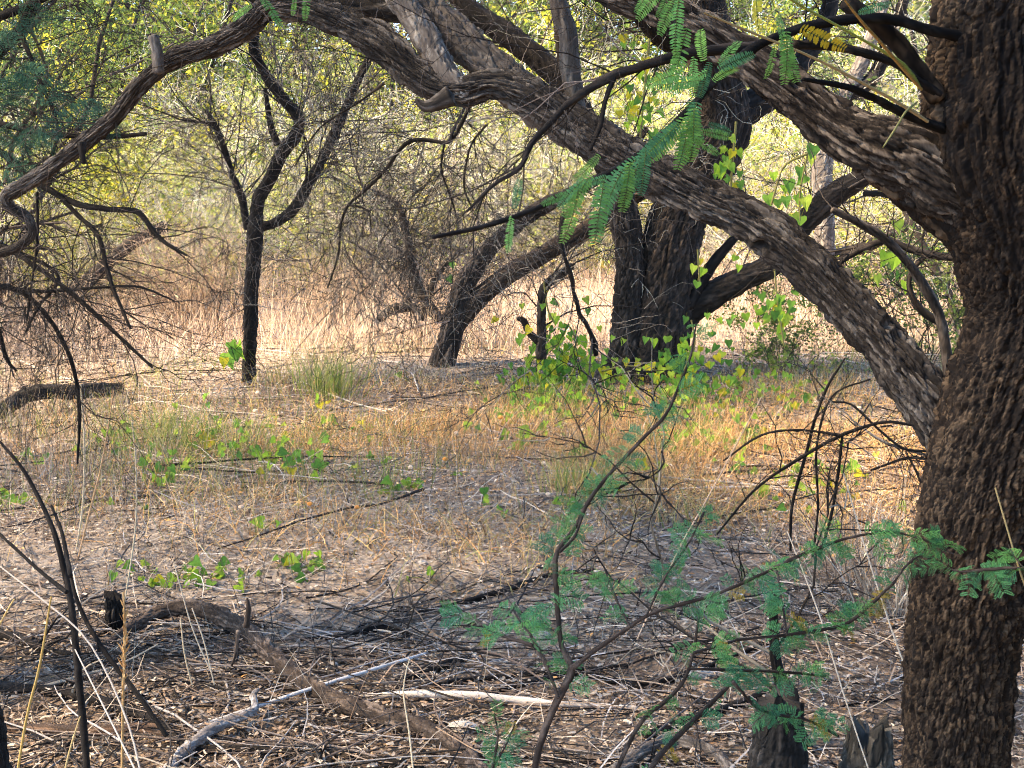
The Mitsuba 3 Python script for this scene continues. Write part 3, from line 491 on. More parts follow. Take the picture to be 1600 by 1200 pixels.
bed('pale_shrub', ['pale_shrub_shape', 'bare_shrub_shape'], [(-4.6, 18.2, .95), (-2.9, 19.4, 1.0), (-6.4, 17.6, .85), (-1.6, 21.8, 1.05), (.6, 23.0, .95), (3.0, 23.5, .9), (5.6, 21.5, .95), (8.2, 20.6, .95), (-9.4, 17.4, .95), (2.0, 24, 1.0), (-3.9, 21, 1.25), (10.2, 21.2, 1), (6.9, 22.3, 1.3), (4.6, 19.6, .8), (-5.6, 16.0, .6), (-4.4, 16.8, .62), (-3.5, 16.2, .55), (-6.8, 15.6, .6), (-2.6, 17.6, .6), (3.4, 17.5, .5), (5.4, 17.2, .6), (6.6, 17.8, .7), (1.2, 19.6, .5), (-.9, 19.8, .5), (.8, 20.6, 1.1), (-1.3, 19.9, 1.05), (2.5, 20.4, 1.0), (-2.9, 20.4, 1.15), (4.2, 21, 1.1), (-.2, 22.2, 1.2)],
    'pale twiggy half-bare shrub in the {} {}', 'shrub', 'pale twiggy shrubs edging the clearing')
bed('green_tree', ['green_tree_shape', 'green_tree_shape_b'], [(-10.5, 23, 1.0), (-7.0, 23.5, 1.0), (-3.4, 27.0, 1.05), (0, 31, 1.15), (3.6, 31.5, 1.15), (7.4, 30, 1.1), (11, 29, 1.1), (-6.2, 30, 1.2), (-10, 30, 1.2), (13.5, 27, 1.1), (-13.5, 27, 1.1), (-1.8, 34, 1.3), (2, 36, 1.3), (6, 35, 1.3), (10, 35, 1.3), (-6, 35, 1.3), (-11, 36, 1.35), (14, 34, 1.35), (-15, 33, 1.3), (-8.5, 38, 1.5), (-4, 39, 1.5), (0, 39, 1.5), (4, 40, 1.5), (8, 39, 1.5), (12.5, 39, 1.5), (17, 37, 1.5), (-13, 39, 1.5), (-17.5, 37, 1.5)],
    'tall green background tree in the {} {}', 'tree', 'trees far behind the clearing')
for (x, y, s), w in zip([(-.55, 12.9, .82), (-.1, 16.0, 1.0), (1.9, 15.2, .95), (-2.3, 15.5, .95), (3.6, 14.5, .95), (5.0, 16.0, 1.0), (-4.9, 14.0, .85)], ['just behind the leaning brown tree', 'farther back, right of the leaning brown tree', 'behind the thick forked tree', 'right of and behind the slender black tree', 'right of the thick tree, seen under the arching limb', 'farthest right, towards the right trunk', 'at the left edge of the clearing behind the left twigs']):
    tag(inst(num('twig_shrub'), 'twig_shrub_shape', x, y, s, float(g.uniform(0, 360))), 'leafless bush of tangled twigs ' + w, 'bush', 'leafless bushes in the clearing')
tag(inst(num('brown_bush'), 'brown_shrub_shape', -3.15, 13.6, 1.0, 20), 'dome of reddish-brown dry stalks left of the slender black tree', 'bush')
tag(inst(num('brown_bush'), 'brown_shrub_shape', -1.95, 14.6, .62, 120), 'low tuft of reddish dry stalks just right of the slender black tree', 'bush')
bed('green_bush', ['green_shrub_shape'], [(2.15, 10.3, .36)], 'small dark green bush in the dry grass right of the thick trunk', 'bush', None)
bed('green_bush', ['green_shrub_shape'], [(3.45, 11.2, .52)], 'grey-green bush between the arching limb and the right trunk', 'bush', None)

bed('forest_tree', ['green_tree_shape'], [(5.9, .4, 1.0), (5.6, 2.6, .85), (4.6, -3.2, 1.0), (1.8, -5.4, 1.0), (-2.6, -5.2, 1.0), (-8.0, 4.6, .95)], 'dense tree of the wood outside the view, around the camera', 'tree', 'trees around the camera')
for k in [k for k in scene if scene[k].get('type') == 'shapegroup']: pass

tag(inst(num('feathery_tree'), 'feathery_tree_shape', -6.2, 13.2, 1.0, 40), 'dark green feathery tree at the upper left behind the left twigs', 'tree')
tag(inst(num('feathery_tree'), 'feathery_tree_shape', -6.3, 15.6, 1.05, 200), 'second dark green feathery tree at the left edge, farther back', 'tree')
tag(inst(num('feathery_tree'), 'feathery_tree_shape', 4.9, 13.0, 1.0, 300), 'green feathery tree behind the right trunk', 'tree')
# ------------------------------------------------------------------ ground cover (nobody could count it)
g = rng(600)
def field(n, y0, y1, p=1.0, spread=.46, off=1.2):   # thins with distance
    u = g.random(n); e = 1 - p
    y = (y0**(2 - p) + u * (y1**(2 - p) - y0**(2 - p)))**(1 / (2 - p)) if p != 2 else y0 * (y1 / y0)**u
    x = g.uniform(-1, 1, n) * (spread * y + off); return x, y
STRAW = [(.40, .33, .26), (.54, .47, .39), (.30, .235, .175), (.20, .15, .12)]
CHIP = [(.11, .080, .062), (.22, .165, .128), (.37, .295, .235), (.52, .45, .375), (.05, .037, .029), (.31, .21, .14), (.45, .37, .295)]
WARM = [(.58, .33, .13), (.48, .26, .10), (.64, .44, .22), (.34, .18, .08)]
def patchy(x, y, f, lo, hi, s=0): return np.clip((meshkit.fbm(np.stack([x * f, y * f, 0 * x + s], -1), 3, 4 + s) - lo) / (hi - lo), 0, 1)
def warm(x, y): return np.clip(1.3 * np.exp(-((x - 1.0) / 2.7)**2 - ((y - 7.7) / 2.1)**2), 0, 1)
def litter(key, n, y0, y1, L, W, pal, p, lift=.012, K=3, bend=.1, mat='dry_material', tiltz=.12, wpal=None, gate=None):
    x, y = field(n, y0, y1, p)
    if gate is not None:
        k = g.random(n) < gate(x, y); x, y = x[k], y[k]; n = len(x)
    a = g.uniform(0, 2 * np.pi, n); d = np.stack([np.cos(a), np.sin(a), g.normal(0, tiltz, n)], 1)
    b = np.stack([x, y, gh(x, y) + np.abs(g.normal(0, lift, n)) + .002], 1); C = pick(g, n, pal)
    if wpal is not None:
        k = g.random(n) < warm(x, y); C[k] = pick(g, int(k.sum()), wpal)
    mb = MB(); blades(mb, b, d, g.uniform(*L, n), g.uniform(*W, n) * (1 + .04 * y), C, g, K=K, bend=bend, wig=.15, flat=True, tip=.5)
    mb.put(key, mat, False); tag(key, kind='stuff'); return key
tag(litter('leaf_litter', 165000, 2.6, 14, (.009, .030), (.005, .012), CHIP, 1.7, gate=lambda x, y: (.4 + .6 * patchy(x, y, 1.7, .32, .6, 7)) * (1 - .45 * np.exp(-((x + .75) / 1.3)**2 - ((y - 5.3) / .9)**2)), wpal=WARM + CHIP), 'brown and pale chips of fallen leaves and bark all over the ground', 'leaf litter')
tag(litter('straw_litter', 34000, 2.6, 15, (.04, .22), (.0012, .003), STRAW + CHIP[:2], 1.5, lift=.02, K=4, bend=.15, wpal=WARM + STRAW, gate=lambda x, y: (.2 + .8 * patchy(x, y, 1.4, .35, .6, 8)) * (1 - .7 * np.exp(-((x + .75) / 1.3)**2 - ((y - 5.3) / .9)**2))), 'loose dry straw scattered over the ground', 'straw')
tag(litter('twig_litter', 13000, 2.6, 14, (.10, .5), (.002, .006), CHIP + TWIG_DARK + [(.42, .39, .38)], 1.5, lift=.02, K=5, bend=.08), 'thin broken twigs lying over the ground', 'twigs')
# upright dry weeds and grass
def weeds(key, n, y0, y1, H, W, pal, p, gate, lean=.3, bend=.12, K=4, mat='dry_material', wpal=None, label=None, cat='grass'):
    x, y = field(n, y0, y1, p); k = g.random(n) < gate(x, y); x, y = x[k], y[k]; n = len(x)
    d = np.stack([g.normal(0, lean, n), g.normal(0, lean, n), np.ones(n)], 1); C = pick(g, n, pal)
    if wpal is not None:
        k = g.random(n) < warm(x, y); C[k] = pick(g, int(k.sum()), wpal)
    mb = MB(); blades(mb, np.stack([x, y, gh(x, y) - .01], 1), d, g.uniform(*H, n), g.uniform(*W, n) * (1 + .05 * y), C, g, K=K, bend=bend, wig=.12)
    mb.put(key, mat, False); tag(key, label, cat, kind='stuff')
weeds('dry_weeds', 75000, 4.6, 13, (.05, .26), (.0016, .0032), STRAW + CHIP[1:4], 1.2, lambda x, y: patchy(x, y, .9, .38, .62, 1) * np.clip((y - 5.3) / 1.4, .05, 1), wpal=WARM, label='low brittle dry weeds standing in the middle of the clearing')
weeds('far_dry_grass', 80000, 11.5, 26, (.12, .55), (.0025, .005), [(.56, .43, .33), (.48, .36, .26), (.66, .54, .42), (.38, .27, .19)], .6, lambda x, y: .04 + .96 * patchy(x, y, .8, .44, .62, 2), label='pale sun-bleached dry grass of the far clearing')
weeds('green_grass', 17000, 5.4, 12, (.07, .26), (.002, .004), [(.22, .26, .06), (.32, .32, .09), (.16, .21, .05), (.40, .36, .14)], 1.0, lambda x, y: np.clip(patchy(x, y, 1.1, .50, .68, 3) * np.clip((y - 5.5) / 1, 0, 1), 0, 1), mat='leaf_material', label='thin yellowish green grass among the dry weeds')

def brushwood(key, n, x0, x1, y0, y1, L, r, cols, label):
    x, y = g.uniform(x0, x1, n), g.uniform(y0, y1, n); a = g.normal(0, .85, n) + np.pi * (g.random(n) < .5)
    Q = walk(np.stack([x, y, gh(x, y)], 1), np.stack([np.cos(a), np.sin(a), 0 * a], 1), g.uniform(*L, n), 9, g, .10); lift = np.abs(g.normal(0, .018, (n, 1))) + .06 * g.random((n, 1))**4 * np.linspace(0, 1, 9)[None]
    Q[..., 2] = gh(Q[..., 0], Q[..., 1]) + lift; mb = MB(); mtubes(mb, Q, g.uniform(*r, n)[:, None] * np.linspace(1, .45, 9)[None], pick(g, n, cols), 5); mb.put(key); tag(key, label, 'twigs', kind='stuff')
brushwood('brushwood_pile', 520, -2.0, -.1, 2.6, 4.5, (.3, 1.0), (.0012, .0045), TWIG_DARK + [(.10, .08, .07), (.16, .12, .10), (.34, .31, .30)], 'pile of thin dark sticks at the lower left')
brushwood('brushwood', 300, -1.6, 1.2, 2.6, 4.9, (.25, .95), (.0015, .0045), TWIG_DARK + [(.16, .12, .10), (.22, .18, .16), (.10, .085, .08), (.40, .37, .36)], 'tangle of long thin sticks lying over the front of the clearing')
brushwood('far_brushwood', 420, -5.5, 5.0, 6, 13, (.4, 1.3), (.003, .008), TWIG_DARK + [(.16, .12, .10), (.40, .36, .33), (.55, .50, .45)], 'scattered sticks lying over the far half of the clearing')

weeds('warm_weeds', 95000, 4.8, 11.5, (.05, .24), (.002, .0045), WARM + [(.55, .38, .16), (.40, .36, .12)], 1.0, lambda x, y: warm(x, y) * patchy(x, y, 1.6, .37, .62, 5), lean=.7, bend=.3, label='golden orange dry weeds in the middle of the clearing')

weeds('weed_stems', 1500, 3.2, 9, (.12, .42), (.0016, .0028), TWIG_DARK + STRAW + [(.3, .2, .14)], 1.0, lambda x, y: .3 + .7 * patchy(x, y, 1.0, .4, .6, 6), lean=.28, K=6, label='thin single weed stems standing in the litter', cat='stems')

weeds('tall_dry_tussocks', 16000, 11.2, 21, (.35, .95), (.0025, .005), [(.60, .47, .34), (.50, .37, .24), (.70, .58, .44)], .8, lambda x, y: patchy(x, y, 1.9, .58, .66, 9), lean=.22, bend=.1, label='taller tussocks of dry grass in the far clearing')

# ------------------------------------------------------------------ grass clumps, stalks
g = rng(700)
def clump(px, py, n, H, spread, pal, label, name='grass_clump', mat='leaf_material', lean=.25, cat='grass clump'):
    o = G(px, py); m = n; a = g.normal(0, spread, (m, 2)); x, y = o[0] + a[:, 0], o[1] + a[:, 1]
    d = np.stack([a[:, 0] / spread * lean * .7 + g.normal(0, lean * .6, m), g.normal(0, lean, m), np.ones(m)], 1); k = num(name)
    mb = MB(); blades(mb, np.stack([x, y, gh(x, y) - .01], 1), d, g.uniform(.45, 1, m) * H, g.uniform(.003, .006, m) * (1 + .03 * o[1]), pick(g, m, pal), g, K=5, bend=.12, wig=.1)
    mb.put(k + '__blades', mat, False); tag(k + '__blades', kind='stuff'); tag(k, label, cat); return k
GG = [(.20, .27, .06), (.30, .33, .08), (.42, .38, .15), (.15, .22, .05)]
clump(515, 618, 260, .52, .10, GG, 'tall yellow-green grass clump right of the slender black tree')
clump(330, 690, 420, .30, .30, GG + [(.5, .42, .22), (.6, .5, .3)], 'wide spread of pale green grass left of centre in the clearing', lean=.6)
clump(240, 690, 220, .28, .16, GG, 'smaller green grass clump at the left of the wide pale one')
clump(450, 600, 160, .3, .12, [(.5, .38, .22), (.4, .3, .16), (.3, .3, .1)], 'straw-coloured grass clump at the foot of the slender black tree')
clump(900, 770, 160, .26, .12, GG + [(.55, .42, .15)], 'yellowish grass tuft low in the centre right of the clearing')
clump(840, 640, 200, .3, .16, GG + [(.6, .45, .2)], 'mixed yellow grass clump left of the thick trunk')
clump(150, 560, 120, .45, .2, STRAW, 'clump of bleached straw by the left edge', mat='dry_material')
clump(1340, 900, 130, .5, .12, STRAW, 'bleached grass clump beside the right trunk', mat='dry_material', lean=.5)
clump(1390, 960, 110, .5, .08, STRAW, 'thin bleached grass tuft touching the right trunk', mat='dry_material', lean=.5)
def stalk(pts, d0, d1, col, label, name='dry_stalk', cat='stalk', ears=0):
    k = num(name); p = air(pts, d0, d1); p[:, 3] *= .66; q, r = resample(p, 16); mb = MB(); mtubes(mb, q, r, [col], 6); mb.put(k + '__stem', 'dry_material')
    if ears:
        e = MB(); m = ears; t = g.uniform(.55, 1, m) * 14; i = t.astype(int); b = q[0][i] * (1 - (t - i))[:, None] + q[0][np.minimum(i + 1, 15)] * (t - i)[:, None]
        leafquads(e, b, np.stack([g.normal(0, .35, m), g.normal(0, .35, m), np.ones(m)], 1), g.uniform(.012, .03, m), g.uniform(.003, .006, m), pick(g, m, [(.5, .3, .12), (.42, .24, .1), (.6, .42, .2)]), g); e.put(k + '__ear', 'dry_material', False); tag(k + '__ear', kind='stuff')
    tag(k, label, cat)
stalk([(190, 1260, 3.5), (192, 1100, 3.2), (195, 1000, 3), (193, 925, 2.5)], 2.7, 2.75, (.48, .30, .13), 'orange-brown seed stalk standing upright in the front left', ears=60)
stalk([(15, 1290, 3.5), (40, 1130, 3.4), (62, 1040, 3.2), (80, 932, 2)], 2.6, 2.7, (.42, .28, .09), 'golden yellow stalk at the front left, leaning right')
stalk([(-6, 985, 2), (8, 960, 2.2), (22, 936, 2)], 2.6, 2.6, (.55, .40, .16), 'short golden stalk end at the left edge')
stalk([(92, 1250, 2.5), (107, 1180, 2.5), (125, 1120, 2)], 2.7, 2.7, (.50, .38, .18), 'short straw stalk standing near the bottom left corner')
stalk([(112, 900, 2.2), (128, 800, 2.2), (132, 700, 2.2), (126, 600, 1.8)], 5.4, 5.4, (.56, .46, .32), 'tall pale straw stem standing at the left beside the hanging dark branch')
stalk([(118, 890, 2.4), (140, 800, 2.4), (160, 720, 2.2), (178, 610, 1.6)], 5.3, 5.3, (.50, .32, .18), 'tall reddish straw stem crossing the pale one at the left')
stalk([(195, 940, 1.8), (212, 820, 2), (212, 720, 1.7), (206, 660, 1.4)], 4.6, 4.7, (.55, .46, .33), 'slender pale weed stem standing left of the bare soil', ears=20)
stalk([(110, 1000, 1.8), (190, 1160, 2.4), (240, 1260, 2.6)], 2.9, 2.5, (.50, .45, .40), 'thin grey-white stem slanting down across the front left')
stalk([(0, 885, 2), (70, 940, 2.2), (140, 1005, 2.4), (200, 1130, 2.6), (230, 1260, 2.6)], 2.9, 2.5, (.46, .40, .35), 'long pale stem curving from the left edge to the bottom')
stalk([(300, 1070, 2), (288, 1020, 2), (282, 965, 1.6)], 3.6, 3.6, (.55, .44, .3), 'short pale straw behind the arched fallen branch')
stalk([(330, 1050, 1.6), (300, 980, 1.6), (272, 880, 1.4)], 3.9, 3.9, (.6, .5, .38), 'fine straw slanting over the arched fallen branch')
stalk([(335, 1070, 1.6), (318, 1000, 1.6), (300, 950, 1.4)], 3.75, 3.75, (.6, .5, .38), 'second fine straw beside the arched fallen branch')
stalk([(1555, 762, 2.4), (1572, 820, 2.4), (1596, 900, 2.6), (1625, 980, 2.6)], 2.5, 2.45, (.36, .28, .14), 'single straw stem hanging across the dark right trunk')
stalk([(650, 1250, 2.4), (640, 1150, 2.2), (630, 1075, 2), (640, 1030, 1.6)], 2.9, 3.2, (.5, .42, .3), 'bent straw stem at the bottom centre')
stalk([(1370, 1240, 2), (1320, 1090, 2), (1280, 960, 2), (1230, 830, 1.4)], 2.9, 3.1, (.55, .49, .42), 'long pale stem leaning left in front of the right trunk')
stalk([(1420, 1060, 2.2), (1385, 960, 2.2), (1350, 850, 2), (1318, 740, 1.5)], 3.4, 3.5, (.56, .5, .43), 'upper pale stem leaning left near the right trunk')
stalk([(995, 1000, 2), (1060, 860, 2), (1110, 770, 1.6), (1190, 620, 1.2)], 4.0, 4.3, (.48, .36, .28), 'thin straight straw slanting up to the right behind the green sapling')

# ------------------------------------------------------------------ fallen wood
def log(pts, label, cols=MID, name='fallen_branch', cat='branch', sides=22, amp=.004, seed=1, lift=.7, style='furrow', stubs=(), cell=None, tw=0, step=.01):
    k = num(name); p = lying(pts, lift); p[:, 3] *= .85
    bark(MB(), p, sides=sides, step=step, cols=cols, amp=amp, seed=seed, lump=.15, style=style, cell=cell).put(k + '__stem')
    for i, s in enumerate(stubs): bark(MB(), s, sides=10, step=.01, cols=cols, amp=.0015, seed=seed + i, style='plain').put(num(k + '__stub'))
    if tw: twigs(k + '__twigs', [p], seed, per=tw, L=(.1, .4), lv=2, cols=TWIG_DARK + TWIG_PALE[2:3], bend=(0, 0, 0), rmin=.0012)
    tag(k, label, cat); return k
log([(140, 1020, 7), (175, 1003, 10), (225, 968, 12, .02), (280, 950, 14, .04), (335, 959, 15, .045), (385, 985, 15, .03), (430, 1030, 16, .01), (480, 1072, 18), (540, 1103, 19), (610, 1126, 20), (660, 1140, 20), (705, 1168, 19), (750, 1205, 19), (800, 1260, 18)],
    'long brown bark-covered branch arching over the ground at the lower left', ((.03, .022, .018), (.10, .074, .060), (.24, .19, .16)), amp=.007, sides=44, step=.005, seed=201, cell=(.010, .05), stubs=(air([(385, 980, 5), (388, 950, 4), (386, 935, 2)], 3.75), air([(372, 985, 4), (368, 1020, 3), (362, 1040, 2)], 3.6)))
log([(298, 1138, 3), (390, 1108, 3.6, .02), (480, 1078, 3.8, .03), (560, 1053, 3.6, .03), (625, 1033, 3.2, .02), (688, 1014, 2.4, .01)], 'straight silvery-white stick lying across the arched branch', ((.48, .46, .46), (.66, .64, .64), (.78, .76, .75)), name='fallen_stick', cat='stick', amp=.0008, sides=14, seed=202, style='plain', lift=1.2)
log([(258, 1215, 13), (275, 1188, 12), (310, 1155, 11, .02), (345, 1133, 10, .03), (380, 1118, 9, .04), (398, 1108, 7, .04), (396, 1086, 6, .06), (402, 1078, 4, .08)], 'rough grey broken branch with a hooked end at the lower left', ((.14, .125, .125), (.33, .31, .31), (.52, .5, .5)), amp=.004, sides=28, seed=203, cell=(.006, .02), step=.005)
log([(-40, 1075, 11), (20, 1076, 11), (80, 1080, 11), (140, 1092, 11), (190, 1108, 12), (240, 1128, 11), (285, 1160, 8), (300, 1185, 4)], 'blackish curved branch on the ground entering from the left edge', DARK, seed=204, amp=.004, sides=30, tw=5)
log([(-40, 1140, 12), (60, 1140, 13), (140, 1144, 13), (230, 1140, 12), (262, 1150, 7)], 'short brown rotten log near the bottom left corner', ((.05, .035, .028), (.15, .09, .06), (.25, .17, .12)), name='rotten_log', cat='log', seed=205, amp=.006, sides=32)
log([(-30, 985, 10), (30, 1000, 9), (80, 1018, 8), (130, 1028, 6), (180, 1040, 4)], 'dark branch on the ground at the left edge above the curved one', DARK, seed=206, tw=5)
log([(520, 1095, 2), (560, 1088, 4), (640, 1085, 6), (720, 1086, 8), (790, 1092, 7), (860, 1099, 6), (940, 1103, 5), (1030, 1108, 3)], 'flat bleached strip of wood lying across the bottom centre', ((.55, .49, .44), (.70, .64, .59), (.80, .75, .70)), name='bleached_slat', cat='wood', amp=.0015, sides=14, seed=207, lift=2.4)
log([(180, 1030, 2), (300, 1060, 3), (420, 1094, 3), (540, 1090, 3), (700, 1080, 2)], 'thin grey twig reaching under the silvery stick', GREY, name='fallen_stick', cat='stick', seed=208, amp=.001, sides=8, style='plain')
log([(60, 1010, 3), (200, 1042, 3.4), (260, 1028, 3), (330, 1025, 2)], 'pale bluish stick lying left of the arched branch', GREY, name='fallen_stick', cat='stick', seed=209, amp=.001, sides=8, style='plain')
log([(-10, 1058, 2.5), (120, 1052, 2.6), (300, 1090, 2.6), (450, 1088, 2)], 'long thin pale stick in the tangle at the left', GREY[1:] + GREY[2:], name='fallen_stick', cat='stick', seed=210, amp=.0008, sides=8, style='plain')
log([(470, 1000, 4), (530, 995, 6), (600, 982, 7), (640, 992, 5)], 'dark gnarled branch half buried left of centre', DARK, seed=211, tw=6)
log([(560, 978, 3), (640, 962, 4), (720, 942, 5), (800, 918, 5), (860, 898, 4), (930, 890, 3)], 'dark slender branch lying slanted in the bare soil at the centre', DARK, seed=212, tw=4)
log([(620, 1066, 8), (660, 1050, 10), (700, 1038, 9), (728, 1028, 5)], 'short blackened log by the end of the silvery stick', DARK, name='rotten_log', cat='log', seed=213, amp=.005)
log([(560, 1090, 3), (650, 1075, 5), (760, 1060, 5), (860, 1052, 4), (980, 1040, 4)], 'dark straight branch behind the bleached strip of wood', DARK, seed=214, tw=5)
log([(760, 1085, 5), (830, 1066, 5), (900, 1052, 6), (1000, 1070, 7), (1080, 1050, 5), (1160, 1020, 4), (1240, 990, 3)], 'dark forked branch on the ground right of centre', DARK, seed=215, tw=7)
log([(960, 1210, 14), (1000, 1180, 14), (1040, 1160, 13), (1090, 1165, 12), (1130, 1190, 12), (1150, 1230, 12)], 'grey bent log at the bottom right of centre', ((.07, .06, .055), (.19, .165, .15), (.34, .31, .29)), name='rotten_log', cat='log', seed=216, amp=.006, sides=36, cell=(.008, .05))
log([(1010, 1150, 10), (1080, 1125, 10), (1140, 1105, 9), (1200, 1080, 6)], 'blackish log end behind the grey bent log', DARK, name='rotten_log', cat='log', seed=217, amp=.005)
log([(-30, 652, 13, .02), (5, 641, 13, .05), (30, 624, 13, .09), (60, 613, 12, .12), (110, 612, 12, .10), (150, 610, 12, .08), (186, 608, 10, .06)], 'black curved log at the far left in the clearing', ((.007, .006, .006), (.016, .013, .012), (.04, .034, .03)), name='fallen_log', cat='log', seed=218, amp=.01, sides=26, step=.03)
log([(480, 1170, 9), (540, 1180, 9), (600, 1190, 9), (660, 1200, 7)], 'dark rotten stick along the bottom edge left of centre', MID, seed=219)
log([(300, 1175, 7), (360, 1170, 8), (440, 1175, 8), (520, 1192, 7)], 'brown rotten branch along the bottom edge behind the grey hooked one', MID, seed=220, tw=4)
log([(1120, 840, 3), (1220, 846, 4), (1330, 862, 4), (1400, 870, 3)], 'thin grey branch lying right of the green sapling', GREY, name='fallen_stick', cat='stick', seed=221, sides=8)
log([(20, 770, 3.5), (100, 776, 4), (185, 780, 3.5), (225, 773, 2)], 'pale grey stick lying at the left of the clearing', GREY, name='fallen_stick', cat='stick', seed=222, sides=8, style='plain')
log([(190, 795, 2.5), (250, 802, 3.5), (310, 808, 2.5)], 'short pale stick in the litter left of centre', GREY, name='fallen_stick', cat='stick', seed=223, sides=8, style='plain')
log([(1085, 655, 3), (1140, 660, 3), (1180, 662, 2)], 'whitish stick lying beneath the thick tree', GREY[1:] + GREY[2:], name='fallen_stick', cat='stick', seed=224, sides=8, style='plain')
# leaning dead trunks far back
def deadwood(key, p, cols, label, seed, sides=20, tw=8, cat='branch'):
    bark(MB(), p, sides=sides, step=.04, cols=cols, amp=.01, seed=seed).put(key + '__stem')
    if tw: twigs(key + '__twigs', [p], seed, per=int(tw * 1.4), L=(.3, 1.2), lv=3, rmax=.007, cols=TWIG_PALE[2:3] + TWIG_DARK, rmin=.003, bend=(0, 0, -.03))
    tag(key, label, cat)
deadwood(num('fallen_tree'), air([(-30, 535, 13), (60, 500, 12), (110, 462, 12), (150, 428, 11), (200, 385, 10), (258, 354, 9)], 13.5, 15), MID, 'dead leaning trunk low behind the left twigs', 231, cat='fallen tree')
deadwood(num('fallen_tree'), air([(515, 332, 6), (560, 352, 7), (610, 385, 7), (660, 425, 6)], 18, 17), GREY, 'pale fallen limb slanting far back near the centre', 232, cat='fallen tree')
deadwood(num('dead_branch'), air([(592, 500, 6), (612, 484, 7), (640, 480, 7), (665, 490, 6)], 12.6), DARK, 'black crooked dead wood beside the leaning brown tree', 233, tw=6)
deadwood(num('dead_shrub'), air([(688, 500, 9), (664, 470, 8), (645, 425, 7), (636, 370, 6), (620, 318, 4), (585, 300, 3)], 12.2), MID, 'bare thin stem with twigs behind the leaning brown tree', 234, tw=8, cat='shrub')
deadwood(num('dead_shrub'), air([(660, 500, 6), (672, 455, 6), (690, 420, 5), (720, 390, 4)], 12.4), MID, 'second bare stem crossing behind the leaning brown tree', 235, tw=8, cat='shrub')
deadwood(num('dead_shrub'), air([(845, 560, 8), (847, 490, 7), (850, 450, 7), (880, 425, 7), (895, 415, 5)], 9.6), MID, 'bent bare stem standing between the two dark trees', 236, tw=7, cat='shrub')
deadwood(num('dead_shrub'), air([(845, 535, 6), (828, 520, 5), (818, 502, 5), (808, 498, 3)], 9.6), DARK, 'short black hooked stub beside the bent bare stem', 237, tw=0, cat='shrub')
deadwood(num('hanging_vine'), air([(880, 335, 3.5), (876, 375, 3.5), (890, 425, 4), (896, 455, 3), (906, 490, 3), (924, 520, 4), (931, 556, 3)], 6.0), DARK, 'dark knotted dead vine hanging down left of the thick tree', 238, tw=3, sides=10, cat='vine')
# dead twiggy shrub in front of the right trunk
t = tag(num('dead_shrub'), 'blackish arching dead twigs standing left of the right trunk', 'shrub')
ds = [[(1235, 860, 3.4), (1238, 790, 4), (1262, 700, 4.2), (1272, 660, 4), (1292, 606, 3.6), (1320, 560, 2.4)], [(1280, 870, 4), (1300, 800, 4), (1312, 720, 4), (1316, 680, 3)], [(1120, 835, 2.4), (1180, 765, 3.4), (1250, 716, 4.4), (1320, 678, 4.6), (1380, 660, 4.2), (1425, 664, 3.4)], [(1130, 720, 2), (1190, 680, 3), (1250, 672, 3.2), (1312, 680, 4)],
      [(1300, 628, 2.4), (1330, 632, 3), (1370, 668, 3.2), (1410, 700, 3.4), (1450, 705, 3)], [(1270, 870, 3.2), (1278, 790, 3), (1276, 700, 3), (1300, 620, 2.6), (1360, 592, 2)], [(1330, 655, 2.4), (1380, 690, 3.4), (1450, 712, 4.4)], [(1360, 735, 3), (1420, 715, 3.4), (1460, 720, 3.2)], [(1415, 705, 3), (1435, 745, 3), (1448, 790, 2.4)]]
dp = [air(q, 4.6, 4.5) for q in ds]
for p in dp: p[:, 3] *= .62
for i, p in enumerate(dp): limb(num(t + '__branch'), p, cols=DARK if i != 6 else GREY, seed=240 + i, sides=8, step=.02, style='plain', amp=.001)
twigs(t + '__twigs', dp, 250, per=6, L=(.1, .4), lv=2, cols=TWIG_DARK, rmin=.0012, bend=(0, 0, .01))
# hanging dead branch below the arch
t = tag(num('hanging_branch'), 'bare drooping branch with fine twigs hanging under the arching limb at the centre', 'branch')
hp = [air(q, 4.2, 4.4) for q in [[(745, 140, 5), (720, 195, 5), (700, 222, 5), (660, 218, 5), (632, 226, 5), (600, 268, 4.5), (570, 298, 4), (545, 320, 4), (533, 350, 3.5), (528, 400, 3), (512, 450, 2)], [(700, 222, 4), (715, 190, 4), (730, 160, 4)], [(694, 225, 3.5), (690, 265, 3), (705, 310, 2.5), (715, 345, 2)], [(760, 195, 3.5), (735, 230, 3), (725, 290, 2.5), (740, 330, 2)], [(570, 298, 3), (555, 260, 2.4), (545, 215, 2)], [(545, 320, 2.5), (575, 330, 2), (580, 365, 1.6)], [(600, 130, 4), (560, 160, 3), (500, 200, 2.4), (460, 260, 2)]]]
for p in hp: p[:, 3] *= .6
for i, p in enumerate(hp): limb(num(t + '__branch'), p, cols=MID, seed=260 + i, sides=9, step=.02, style='plain', amp=.001)
twigs(t + '__twigs', hp, 270, per=16, L=(.2, .85), lv=3, cols=TWIG_DARK + [(.2, .17, .15), (.3, .27, .23)], rmin=.0011, L2=.5, bend=(0, 0, -.05))

